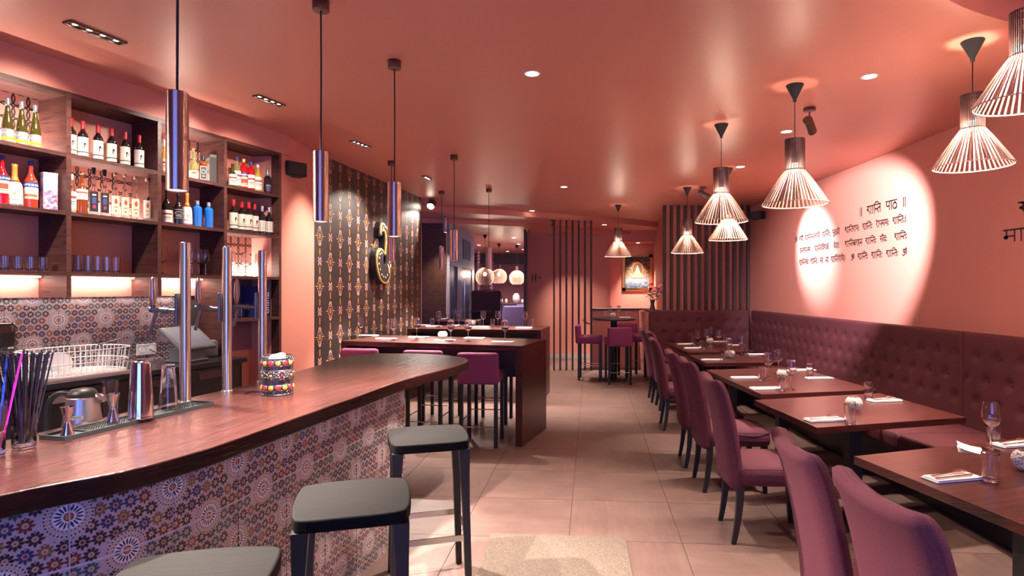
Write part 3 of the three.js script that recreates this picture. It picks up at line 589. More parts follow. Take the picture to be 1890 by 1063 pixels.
// ---------- ceiling spotlights ----------
function spotHead(at, to, cd, deg, pen, label, r = 0.035, len = 0.15, drop = 0.1, rgb = WHITE) {
  const t = thing('ceiling_spotlight', label, 'spotlight', at, 0, 'ceiling spotlights'), d = new THREE.Vector3(to[0] - at[0], to[1] - at[1] + drop, to[2] - at[2]).normalize();
  obj('mount', lathe([[0, -0.025], [0.042, -0.025], [0.045, -0.02], [0.045, 0], [0, 0]], 24), M.bronze, t);
  obj('stem', rod([0, 0, 0], [0, -drop, 0], 0.007), M.bronze, t);
  const q = new THREE.Quaternion().setFromUnitVectors(new THREE.Vector3(0, -1, 0), d);
  const h = lathe([[0, len * 0.45], [r - 0.004, len * 0.45], [r, len * 0.45 - 0.004], [r, -len * 0.55], [r - 0.004, -len * 0.55], [r - 0.005, -len * 0.55 + 0.02]], 24).applyQuaternion(q).translate(0, -drop, 0);
  obj('head', h, M.bronze, t);
  obj('lens', new THREE.CircleGeometry(r - 0.005, 20).rotateX(Math.PI / 2).translate(0, -len * 0.55 + 0.012, 0).applyQuaternion(q).translate(0, -drop, 0), M.lamp, t);
  const k = len * 0.55 + 0.006; spot('spot_beam', [at[0] + d.x * k, at[1] - drop + d.y * k, at[2] + d.z * k], to, cd, deg, pen, rgb, 1.2);
}
spotHead([2.075, HC, -4.62], [3.58, 1.9, -6.7], 62, 27, 0.3, 'black cylindrical spotlight on the ceiling aimed at the wall writing', 0.036, 0.17, 0.13, [0.97, 0.92, 1]);
spotHead([2.22, HC, -8.2], [3.58, 2.1, -7.85], 42, 24, 0.5, 'bronze spotlight on the ceiling behind the fourth cone pendant', 0.036, 0.17, 0.1, [0.8, 0.88, 1]);
spotHead([-1.72, HC, -9.3], [-1.99, 1.4, -7.6], 26, 30, 0.8, 'round black spotlight on the ceiling at the end of the patterned wall', 0.06, 0.12, 0.08);
spotHead([0.22, HC - 0.1, -11.3], [0.75, 0.6, -13.25], 95, 26, 0.5, 'small black spotlight at the top of the slender slat screen', 0.03, 0.14, 0.12);
// slim slot lights let into the ceiling, washing the shelves and the patterned wall
function slotLight(c, turn, L, targets, cd, label, deg = 34) {
  const t = thing('slot_light', label, 'light', [c[0], HC, -c[1]], turn, 'slot lights in the ceiling');
  obj('frame', [bx(L, 0.012, 0.008, 0, -0.006, 0.028), bx(L, 0.012, 0.008, 0, -0.006, -0.028), bx(0.008, 0.012, 0.048, -L / 2 + 0.004, -0.006, 0), bx(0.008, 0.012, 0.048, L / 2 - 0.004, -0.006, 0)], M.bronze, t);
  obj('baffle', bx(L - 0.016, 0.004, 0.048, 0, -0.002, 0), M.black, t);
  for (let i = 0; i < 4; i++) obj('lens', new THREE.CircleGeometry(0.013, 14).rotateX(Math.PI / 2).translate(-L * 0.36 + i * L * 0.24, -0.0046, 0), M.lamp, t);
  for (const to of targets) spot('slot_beam', [c[0], HC - 0.02, -c[1]], to, cd / targets.length, deg, 0.7, WHITE, 2);
}
slotLight([-2.43, 3.25], BTURN, 0.3, [bw(0.0, 2.3, -0.1), bw(0.35, 2.0, -0.1)], 12, 'slot light in the ceiling over the near end of the bar', 38);
slotLight([-2.02, 4.42], BTURN, 0.26, [bw(0.95, 2.3, -0.1), bw(1.6, 2.2, -0.1)], 12, 'slot light in the ceiling in front of the right bar shelves', 38);
slotLight([-1.45, 7.5], 1.42, 0.24, [[-2.2, 1.95, -6.75], [-2.05, 1.7, -7.6]], 60, 'slot light in the ceiling beside the patterned wall', 30);
slotLight([-1.75, 5.75], BTURN, 0.26, [[-2.33, 1.3, -5.85]], 16, 'slot light hidden behind the pendants near the pink return wall');
slotLight([-2.9, 1.7], BTURN, 0.3, [bw(-0.9, 2.0, -0.1), [-1.6, 1.0, -2.0]], 40, 'slot light out of view over the bar');
spot('slot_beam', [-2.43, HC - 0.02, -3.25], [-0.65, 0.75, -2.5], 85, 26, 0.4, WHITE, 0.6);
spot('slot_beam', [-2.9, HC - 0.02, -1.7], [-0.85, 0.75, -1.75], 50, 22, 0.4, WHITE, 0.6);
// ---------- loudspeakers ----------
{
  const a = thing('loudspeaker', 'black loudspeaker on the pink wall at the end of the bar shelves', 'speaker', [-2.31, 2.66, -5.55], 0.9);
  obj('cabinet', soft(0.2, 0.13, 0.13, 0.012, 4, 4, 4), M.blackmatt, a); obj('grille', bx(0.175, 0.105, 0.006, 0, 0, 0.066), M.black, a); obj('bracket', bx(0.03, 0.02, 0.06, 0, 0.07, -0.06), M.black, a);
  const b = thing('loudspeaker', 'black loudspeaker high in the corner above the tufted benches', 'speaker', [3.44, 2.72, -9.5], -0.9);
  obj('cabinet', soft(0.2, 0.13, 0.13, 0.012, 4, 4, 4), M.blackmatt, b); obj('grille', bx(0.175, 0.105, 0.006, 0, 0, 0.066), M.black, b); obj('bracket', bx(0.03, 0.02, 0.06, 0, 0.07, -0.06), M.black, b);
}
// ---------- back room seen through the passage ----------
struct('wall_backroom_left', bx(0.15, 3, 10.2, -2.9, 1.5, -18.3), M.lilac);
struct('wall_backroom_far', bx(8.2, 3, 0.15, 0.9, 1.5, -22.6), std([0.3, 0.105, 0.13], 0.6));
struct('wall_backroom_right', bx(0.15, 3, 8.8, 2.3, 1.5, -18.4), M.paint);
struct('ceiling_backroom', bx(6.4, 0.12, 8.4, -0.3, 2.93, -18.5), M.ceiling);
struct('trim_5', bx(5.2, 0.4, 0.3, -0.35, 2.68, -22.3), std([0.05, 0.02, 0.03], 0.5));
{
  const t = thing('service_unit', 'tall grey service unit with dark openings at the passage side', 'cabinet', [-1.74, 0, -11.08], 0);
  // front runs away from the camera, local x along it
  const g = new THREE.Group(); g.name = 'carcass'; 
  const len = 3.0, a = Math.atan2(3.0, 0.12); t.rotation.y = a;
  const grey = std([0.3, 0.3, 0.36], 0.45);
  obj('front', [bx(len, 0.78, 0.05, len / 2, 2.38, 0), bx(0.08, 2.0, 0.05, 0.04, 1.0, 0), bx(0.5, 2.0, 0.05, 1.1, 1.0, 0), bx(0.35, 2.0, 0.05, 2.82, 1.0, 0)], grey, t);
  obj('open_niche', bx(0.78, 1.99, 0.04, 0.47, 0.995, -0.02), M.black, t);
  obj('dark_window', bx(0.3, 0.42, 0.012, 0.22, 2.36, 0.03), M.black, t); obj('dark_window', bx(0.95, 0.42, 0.012, 1.93, 2.39, 0.03), M.black, t);
  const d = obj('glass_door', bx(1.28, 1.98, 0.02, 2.0, 0.99, 0), phys([0.32, 0.5, 0.7], 0.2, {}), t); obj('handle', rod([1.42, 0.9, 0.06], [1.42, 1.75, 0.06], 0.015), M.chrome, d);
}
function globePendant(px, py, d, Z, label) {
  const X = (px - CX) * Z / F, H = EYE + (CY - py) * Z / F, R = d / 2, t = thing('globe_pendant', label, 'pendant lamp', [X, H, -Z], 0, 'round slatted lamps in the back room');
  const ribs = [], n = 34; for (let i = 0; i < n; i++) { const pts = []; for (let k = 0; k <= 12; k++) { const a = -0.95 + k * (2.35 / 12); pts.push(new THREE.Vector3(R * Math.cos(a), R * Math.sin(a), 0)); } ribs.push(new THREE.TubeGeometry(new THREE.CatmullRomCurve3(pts), 12, 0.006, 4).rotateY(i * 2 * Math.PI / n)); }
  obj('slatted_shade', ribs, M.veneer, t);
  obj('collar', cyl(R * 0.2, R * 0.62, 0, R * 1.24, 0, 18), M.veneerdark, t); obj('bulb', ball(0.05, 0, R * 0.3, 0), M.lampsoft, t);
  obj('cord', rod([0, R * 1.5, 0], [0, 2.86 - H, 0], 0.004, 6), M.black, t); obj('ceiling_cone', lathe([[0, 2.76 - H], [0.012, 2.76 - H], [0.06, 2.86 - H], [0, 2.87 - H]], 20), M.blackmatt, t);
  point('globe_lamp', [X, H + R * 0.3, -Z], 1.4, WARM, 2);
}
globePendant(895, 511, 0.46, 14.4, 'round slatted lamp behind the small steel tube pendant');
globePendant(921, 511, 0.46, 17.4, 'middle round slatted lamp of the back room');
globePendant(954, 513.5, 0.46, 18.0, 'round slatted lamp nearest the dark jamb');
for (const [x, z, l] of [[-0.72, 15.4, 'first'], [-0.68, 17.6, 'second'], [-0.62, 20, 'third'], [-1.9, 18, 'fourth'], [-1.2, 21, 'fifth'], [-1.8, 15.2, 'sixth']]) downlight(x, z, 26, l + ' recessed downlight of the back room counted from the passage', 2.87, 55, 0.05);
panel('backroom_window_daylight', [2.2, 1.5, -17.5], [0, 1.0, -17.5], 5, 1.8, 2.2, [0.35, 0.45, 1]);
{
  const plum = std([0.1, 0.045, 0.06], 0.6), blue = std([0.16, 0.12, 0.3], 0.65);
  const b = thing('booth_seat', 'tall plum booth back standing in the back room', 'bench', [-1.32, 0, -13.6]);
  obj('backrest', soft(0.66, 1.5, 0.12, 0.03, 6, 6, 4).translate(0.05, 0.75, 0), plum, b); obj('seat', soft(0.66, 0.16, 0.5, 0.03, 4, 4, 4).translate(0.05, 0.4, -0.3), plum, b); obj('piping', tube([[0.38, 0.02, 0.03], [0.382, 1.46, 0.03], [0.34, 1.5, 0.03], [-0.25, 1.5, 0.03]], 0.012, 30, 6), M.barchair, b);
  const t = thing('dining_table', 'back room table against the tall booth back', 'table', [-1.34, 0, -13.15]);
  obj('table_top', bx(0.42, 0.04, 0.4, 0, 1.06, 0, 0.006), M.wood, t); obj('pedestal', bx(0.08, 1.03, 0.08, 0, 0.52, 0), M.black, t); obj('base_plate', bx(0.32, 0.012, 0.32, 0, 0.006, 0), M.black, t);
  for (const [x, z, s, l] of [[-0.62, 15.6, 1.0, 'blue lit stepped booth seat in the back room'], [-0.35, 17.0, 1.0, 'blue lit booth seat at the rear of the back room']]) {
    const o = thing('booth_seat', l, 'bench', [x, 0, -z]); obj('backrest', soft(0.55, 1.1 * s, 0.16, 0.03, 4, 4, 4).translate(-0.1, 0.55, 0), blue, o); obj('seat', soft(0.5, 0.5, 0.55, 0.04, 4, 4, 4).translate(0.2, 0.27, -0.36), blue, o);
  }
  const c = thing('sideboard', 'dark sideboard with small white vessels at the end of the back room', 'sideboard', [-0.6, 0, -21.5]);
  obj('body', bx(2.2, 1.0, 0.5, 0, 0.5, 0), blue, c); obj('top', bx(2.24, 0.03, 0.54, 0, 1.015, 0), plum, c);
  [[-0.85, 0.05, 0.16], [-0.68, 0.05, 0.16], [-0.32, 0.14, 0.36], [-0.1, 0.05, 0.14], [0.15, 0.07, 0.5]].forEach(([x, r, h], i) => tag(obj('vessel', lathe([[0, 0], [r * 0.7, 0], [r, h * 0.35], [r * 0.85, h * 0.75], [r * 0.4, h], [r * 0.36, h - 0.01], [0, h - 0.03]], 16), M.white), ord(i) + ' white vessel from the left on the back room sideboard', 'vessel', 'vessels on the sideboard').position.set(-0.6 + x, 1.03, -21.5));
  for (const [px, i] of [[883, 0], [907, 1]]) { const q = thing('glass_column', (i ? 'second' : 'first') + ' pale beaded column against the lilac back room wall', 'column', [(px - CX) * 20 / F, 0, -20]); const sp = []; for (let k = 0; k < 26; k++) sp.push(ball(0.075, 0, 0.06 + k * 0.108, 0, 1, 0.7, 1, 10)); obj('beads', sp, M.glass, q); obj('core', cyl(0.02, 2.85, 0, 1.425, 0, 8), M.chrome, q); }
}
// pictogram sign on the far wall
{
  const s = thing('pictogram_sign', 'small dark pictogram sign on the far pink wall', 'sign', [-0.16, 1.8, -13.285]);
  for (const x of [-0.05, 0.02]) obj('figure', [cyl(0.016, 0.012, x, 0.085, 0, 12).rotateX(0), bx(0.03, 0.1, 0.012, x, 0.01, 0), bx(0.018, 0.07, 0.012, x, -0.07, 0)], M.black, s);
  obj('arrow', [bx(0.07, 0.014, 0.012, 0.1, 0, 0), bx(0.03, 0.012, 0.012, 0.125, 0.009, 0), bx(0.03, 0.012, 0.012, 0.125, -0.009, 0)], M.black, s);
}
// painting, flowers
{
  const t = thing('framed_painting', 'gold framed devotional style painting in the lit alcove', 'painting', [2.23, 1.93, -13.9]);
  const w = 0.7, h = 0.86, f = 0.075, bar = (L) => { const s = new THREE.Shape([[0, 0], [f, 0], [f, 0.02], [f * 0.7, 0.028], [f * 0.45, 0.02], [f * 0.2, 0.045], [0, 0.04]].map(([x, y]) => new THREE.Vector2(x, y))); const g = new THREE.ExtrudeGeometry(s, { depth: L, bevelEnabled: false }); return g.translate(0, 0, -L / 2); };
  for (const [a, L, x, y] of [[0, h, -w / 2, 0], [Math.PI, h, w / 2, 0], [Math.PI / 2, w, 0, -h / 2], [-Math.PI / 2, w, 0, h / 2]]) obj('frame_side', bar(L).rotateX(-Math.PI / 2).scale(1, 1, 1).rotateX(0).applyMatrix4(new THREE.Matrix4().makeRotationZ(a)).translate(x, y, 0).applyMatrix4(new THREE.Matrix4()), M.gold, t);
  const art = canvas(384, 480, (c, W2, H2) => {
    let q = 3; const r = () => { q = (q * 1103515245 + 12345) % 2147483648; return q / 2147483648; };
    const g = c.createLinearGradient(0, 0, 0, H2); g.addColorStop(0, '#20262c'); g.addColorStop(0.5, '#6b4a30'); g.addColorStop(0.75, '#7b8494'); g.addColorStop(1, '#2c3440'); c.fillStyle = g; c.fillRect(0, 0, W2, H2);
    const cols = ['#b85b34', '#d9a45c', '#8a2f24', '#e2c79a', '#3f5a6a', '#2b3a2c', '#c8764a']; for (let i = 0; i < 420; i++) { c.fillStyle = cols[Math.floor(r() * 7)]; c.globalAlpha = 0.6; c.beginPath(); c.ellipse(r() * W2, r() * H2 * 0.72, 3 + r() * 9, 2 + r() * 6, r() * 3, 0, 7); c.fill(); } c.globalAlpha = 1;
    for (let i = 0; i < 160; i++) { c.fillStyle = ['#93a0b4', '#5b6a84', '#d6d2c6', '#39455a'][Math.floor(r() * 4)]; c.globalAlpha = 0.6; c.beginPath(); c.ellipse(r() * W2, H2 * (0.74 + 0.26 * r()), 4 + r() * 12, 2 + r() * 5, 0, 0, 7); c.fill(); } c.globalAlpha = 1;
    c.fillStyle = '#c0612f'; c.beginPath(); c.ellipse(W2 / 2, H2 * 0.4, W2 * 0.24, H2 * 0.24, 0, 0, 7); c.fill(); c.fillStyle = '#4a3526'; c.beginPath(); c.ellipse(W2 / 2, H2 * 0.41, W2 * 0.2, H2 * 0.2, 0, 0, 7); c.fill();
    c.fillStyle = '#b98f63'; c.beginPath(); c.moveTo(W2 * 0.5, H2 * 0.26); c.lineTo(W2 * 0.58, H2 * 0.45); c.lineTo(W2 * 0.68, H2 * 0.58); c.lineTo(W2 * 0.32, H2 * 0.58); c.lineTo(W2 * 0.42, H2 * 0.45); c.fill();
    c.fillStyle = '#e3b06a'; for (let i = 0; i < 9; i++) { c.beginPath(); c.ellipse(W2 * (0.28 + i * 0.055), H2 * 0.63, W2 * 0.03, H2 * 0.035, 0, 0, 7); c.fill(); } c.fillStyle = '#a8432c'; c.fillRect(W2 * 0.27, H2 * 0.66, W2 * 0.46, H2 * 0.03);
  });
  const pg = bx(w - 2 * f + 0.02, h - 2 * f + 0.02, 0.01, 0, 0, 0.008), u = pg.attributes.uv; for (let i = 0; i < u.count; i++) u.setXY(i, u.getX(i) / (w - 2 * f + 0.02), u.getY(i) / (h - 2 * f + 0.02));
  obj('canvas', pg, std(0xffffff, 0.6, { map: art }), t);
  const v = thing('flower_vase', 'slender glass vase with red, pink and white blooms on the ledge', 'vase', [1.875, 1.165, -10.1]);
  obj('vase', lathe([[0, 0], [0.045, 0], [0.05, 0.02], [0.032, 0.12], [0.04, 0.2], [0.036, 0.2], [0.028, 0.12], [0.044, 0.022], [0, 0.012]], 20), std([0.05, 0.03, 0.03], 0.2), v);
  const heads = [[-0.1, 0.44, 0.0, [0.8, 0.72, 0.7]], [-0.02, 0.46, 0.02, [0.55, 0.01, 0.03]], [0.05, 0.4, 0.05, [0.75, 0.08, 0.14]], [0.11, 0.41, 0.02, [0.8, 0.25, 0.28]], [-0.12, 0.37, 0.04, [0.7, 0.12, 0.14]], [0.14, 0.44, -0.02, [0.85, 0.42, 0.42]], [0.0, 0.36, 0.08, [0.75, 0.1, 0.16]], [0.1, 0.3, 0.06, [0.75, 0.55, 0.45]], [-0.06, 0.31, 0.07, [0.7, 0.6, 0.4]], [0.15, 0.33, 0.0, [0.8, 0.35, 0.35]]];
  heads.forEach(([x, y, z, col]) => {
    const st = obj('stem', tube([[0, 0.12, 0], [x * 0.4, y * 0.6, z * 0.4], [x, y, z]], 0.004, 10, 5), std([0.06, 0.14, 0.04], 0.6), v), petals = [];
    for (let k = 0; k < 14; k++) { const a = k * 2.4, r = 0.012 + 0.0018 * k; petals.push(ball(0.022, 0, 0, 0, 1, 0.75, 0.35, 7).rotateX(-0.5).translate(0, 0, r).rotateY(a).translate(x, y + 0.014 - r * 0.45, z)); }
    obj('bloom', petals, std(col, 0.7), st);
  });
  const leaf = new THREE.SphereGeometry(0.035, 6, 5).scale(0.5, 0.1, 1);
  for (let k = 0; k < 22; k++) { const l = obj('leaf', leaf, std([0.05, 0.13, 0.04], 0.6), v); const a = k * 2.399, r = 0.03 + 0.08 * hash(k, 2); l.position.set(r * Math.cos(a), 0.2 + 0.16 * hash(k, 1), r * Math.sin(a)); l.rotation.set(hash(k, 3) - 0.5, a, hash(k, 4) * 1.4 - 0.7); }
}
// ---------- bottles on the bar shelves ----------
const face = (label, w = 128, h = 160) => std(0xffffff, 0.55, { map: canvas(w, h, label) });
const txt = (c, s, x, y, size, col, font = 'bold') => { c.fillStyle = col; c.font = `${font} ${size}px sans-serif`; c.textAlign = 'center'; c.fillText(s, x, y); };
const LB = {
  riesling: face((c, w, h) => { c.fillStyle = '#8d8d90'; c.fillRect(0, 0, w, h); c.fillStyle = '#e3c21d'; c.fillRect(0, h * 0.62, w, h * 0.26); c.fillStyle = '#d8d8da'; for (let i = 0; i < 6; i++) c.fillRect(w * 0.2 + i * w * 0.1, h * 0.25, w * 0.04, h * 0.12); }),
  cream: face((c, w, h) => { c.fillStyle = '#e9e0cb'; c.fillRect(0, 0, w, h); c.fillStyle = '#1d1816'; c.fillRect(0, h * 0.74, w, h * 0.05); c.fillRect(0, h * 0.95, w, h * 0.05); c.beginPath(); c.arc(w * 0.58, h * 0.34, w * 0.07, 0, 7); c.fill(); c.fillRect(w * 0.52, h * 0.36, w * 0.05, h * 0.2); c.fillRect(w * 0.6, h * 0.4, w * 0.08, h * 0.05); c.fillStyle = '#8d7d62'; c.fillRect(w * 0.3, h * 0.62, w * 0.4, h * 0.02); }),
  lined: face((c, w, h) => { c.fillStyle = '#e4dccb'; c.fillRect(0, 0, w, h); c.fillStyle = '#5a5048'; for (let i = 0; i < 5; i++) for (let j = 0; j < 3; j++) c.fillRect(w * (0.25 + 0.18 * j), h * (0.15 + i * 0.15), w * 0.08, h * 0.05); }),
  bitter: face((c, w, h) => { c.fillStyle = '#dccfb2'; c.fillRect(0, 0, w, h); c.fillStyle = '#1f3468'; c.fillRect(0, 0, w, h * 0.3); txt(c, 'CAMPARI', w / 2, h * 0.22, 25, '#ffffff'); c.fillStyle = '#b6452e'; c.fillRect(w * 0.25, h * 0.45, w * 0.5, h * 0.3); c.fillStyle = '#5c8a5a'; c.fillRect(w * 0.3, h * 0.8, w * 0.4, h * 0.06); }),
  aperitif: face((c, w, h) => { c.fillStyle = '#e6e0d6'; c.fillRect(0, 0, w, h); c.fillStyle = '#27407e'; c.fillRect(0, 0, w, h * 0.32); txt(c, 'APEROL', w / 2, h * 0.23, 27, '#ffffff'); c.fillStyle = '#d9622c'; c.fillRect(w * 0.2, h * 0.72, w * 0.6, h * 0.16); }),
  peach: face((c, w, h) => { c.fillStyle = '#e8e4de'; c.fillRect(0, 0, w, h); c.strokeStyle = '#c98a3a'; c.lineWidth = 7; c.beginPath(); c.arc(w * 0.62, h * 0.36, w * 0.16, 0.5, 5.6); c.stroke(); txt(c, 'PEACH', w * 0.55, h * 0.78, 22, '#3a3a3a'); }),
  fruit: face((c, w, h) => { c.fillStyle = '#e4d2b4'; c.fillRect(0, 0, w, h); c.fillStyle = '#c8502c'; c.beginPath(); c.arc(w * 0.52, h * 0.3, w * 0.17, 0, 7); c.fill(); c.fillStyle = '#6d8a3c'; c.fillRect(w * 0.5, h * 0.12, w * 0.12, h * 0.07); c.fillStyle = '#7a5a3c'; c.fillRect(w * 0.3, h * 0.58, w * 0.42, h * 0.04); c.fillStyle = '#b5252c'; c.beginPath(); c.arc(w * 0.5, h * 0.8, w * 0.07, 0, 7); c.fill(); }),
  dark: face((c, w, h) => { c.fillStyle = '#23222a'; c.fillRect(0, 0, w, h); c.fillStyle = '#cfd0d8'; c.fillRect(w * 0.3, h * 0.14, w * 0.4, h * 0.07); c.fillStyle = '#3c4a7a'; c.fillRect(w * 0.28, h * 0.3, w * 0.45, h * 0.3); c.fillStyle = '#9c3050'; c.fillRect(w * 0.36, h * 0.68, w * 0.3, h * 0.16); }),
  plain: face((c, w, h) => { c.fillStyle = '#e5ddd0'; c.fillRect(0, 0, w, h); c.fillStyle = '#9a3a2c'; c.fillRect(w * 0.2, h * 0.25, w * 0.6, h * 0.14); c.fillStyle = '#4a4a44'; c.fillRect(w * 0.28, h * 0.55, w * 0.44, h * 0.05); c.fillRect(w * 0.34, h * 0.68, w * 0.32, h * 0.04); }),
  whiskey: face((c, w, h) => { c.fillStyle = '#141314'; c.fillRect(0, 0, w, h); c.strokeStyle = '#e6e2da'; c.lineWidth = 5; c.strokeRect(8, 8, w - 16, h - 16); c.beginPath(); c.ellipse(w / 2, h * 0.42, w * 0.26, h * 0.14, 0, 0, 7); c.stroke(); c.fillStyle = '#e6e2da'; c.fillRect(w * 0.3, h * 0.7, w * 0.4, h * 0.06); }),
};
const G = {
  green: phys([0.05, 0.04, 0.006], 0.06, { clearcoat: 1, clearcoatRoughness: 0.05 }), red: phys([0.012, 0.008, 0.008], 0.08, { clearcoat: 1 }),
  clear: phys([1, 1, 1], 0.03, { transmission: 1, thickness: 0.03, ior: 1.33 }), amber: phys([0.3, 0.07, 0.015], 0.06, { transmission: 0.5, thickness: 0.03, clearcoat: 1 }),
  ruby: phys([0.62, 0.01, 0.015], 0.06, { transmission: 0.35, thickness: 0.03, clearcoat: 1 }), orange: phys([0.75, 0.05, 0.02], 0.06, { transmission: 0.3, thickness: 0.03, clearcoat: 1 }),
  whitepaint: std([0.76, 0.73, 0.7], 0.3), blue: phys([0.01, 0.13, 0.5], 0.08, { clearcoat: 1 }), yellow: phys([0.75, 0.5, 0.08], 0.08, { transmission: 0.4, thickness: 0.03 }), lime: phys([0.5, 0.5, 0.2], 0.05, { transmission: 0.7, thickness: 0.03 }),
};
const CAPS = { silver: std([0.32, 0.33, 0.34], 0.35, { metalness: 0.6 }), red: std([0.5, 0.02, 0.03], 0.35), orange: std([0.75, 0.2, 0.03], 0.4), cork: std([0.38, 0.24, 0.15], 0.7), navy: std([0.03, 0.05, 0.2], 0.4), black: M.black, gold: std([0.7, 0.45, 0.12], 0.4), white: M.white, pewter: std([0.55, 0.55, 0.58], 0.35, { metalness: 0.7 }) };
// profile as [radius, height] in fractions of r and h; cap and label as height ranges
const SHAPES = {
  flute: [[0.9, 0], [1, 0.015], [1, 0.36], [0.82, 0.5], [0.5, 0.68], [0.36, 0.8], [0.33, 0.97], [0.36, 0.975], [0.36, 1]],
  claret: [[0.92, 0], [1, 0.015], [1, 0.6], [0.9, 0.66], [0.5, 0.73], [0.38, 0.78], [0.36, 0.97], [0.4, 0.975], [0.4, 1]],
  slim: [[0.9, 0], [1, 0.02], [0.96, 0.45], [0.8, 0.56], [0.42, 0.66], [0.34, 0.74], [0.34, 0.93], [0.42, 0.94], [0.42, 1]],
  round: [[0.92, 0], [1, 0.02], [1, 0.5], [0.94, 0.58], [0.55, 0.68], [0.33, 0.75], [0.3, 0.93], [0.36, 0.94], [0.36, 1]],
  belly: [[0.8, 0], [0.86, 0.02], [1, 0.42], [0.95, 0.52], [0.5, 0.64], [0.34, 0.7], [0.32, 0.95], [0.36, 0.96], [0.36, 1]],
  shoulder: [[0.95, 0], [1, 0.015], [1, 0.68], [0.92, 0.75], [0.45, 0.81], [0.36, 0.84], [0.36, 1]],
};
function bottle(kind, at, h, r, mat, cap, lab, label, group, o = {}) {
  const t = thing('bottle', label, 'bottle', at, o.turn ?? 0.75, group), P = SHAPES[kind], sq = o.square ? 4 : 24, c0 = o.cap ?? 0.8;
  const rAt = (y) => { let i = 1; while (i < P.length - 1 && P[i][1] < y) i++; const [r0, y0] = P[i - 1], [r1, y1] = P[i]; return r0 + (r1 - r0) * (y - y0) / Math.max(1e-6, y1 - y0); };
  let g = lathe([[0, 0], ...P.map(([a, b]) => [a * r, b * h]), [0, h]], sq); if (o.square) g = g.rotateY(Math.PI / 4);
  obj('body', g, G[mat], t);
  const cp = [[0, c0 * h]]; for (let k = 0; k <= 6; k++) { const y = c0 + (1 - c0) * k / 6; cp.push([rAt(y) * r * 1.05 + 0.0008, y * h]); } cp.push([0, h * 1.004]);
  if (cap) obj('cap', lathe(cp, 20), CAPS[cap], t);
  if (lab) {
    const [y0, y1] = o.band ?? [0.1, 0.55], rl = Math.max(rAt(y0), rAt(y1)) * r * 1.012 + 0.0005;
    if (o.square) { const q = r * 0.72; obj('label', new THREE.PlaneGeometry(q * 1.8, (y1 - y0) * h).translate(0, (y0 + y1) / 2 * h, q + 0.0012), LB[lab], t); }
    else obj('label', new THREE.CylinderGeometry(rl, rl, (y1 - y0) * h, 18, 1, true, kind === 'slim' ? -1.05 : -1.75, kind === 'slim' ? 2.1 : 3.5).translate(0, (y0 + y1) / 2 * h, 0), LB[lab], t);
  }
  return t;
}
const put = (px, H, z) => bw(sAt(px, z), H + 0.0005, z);
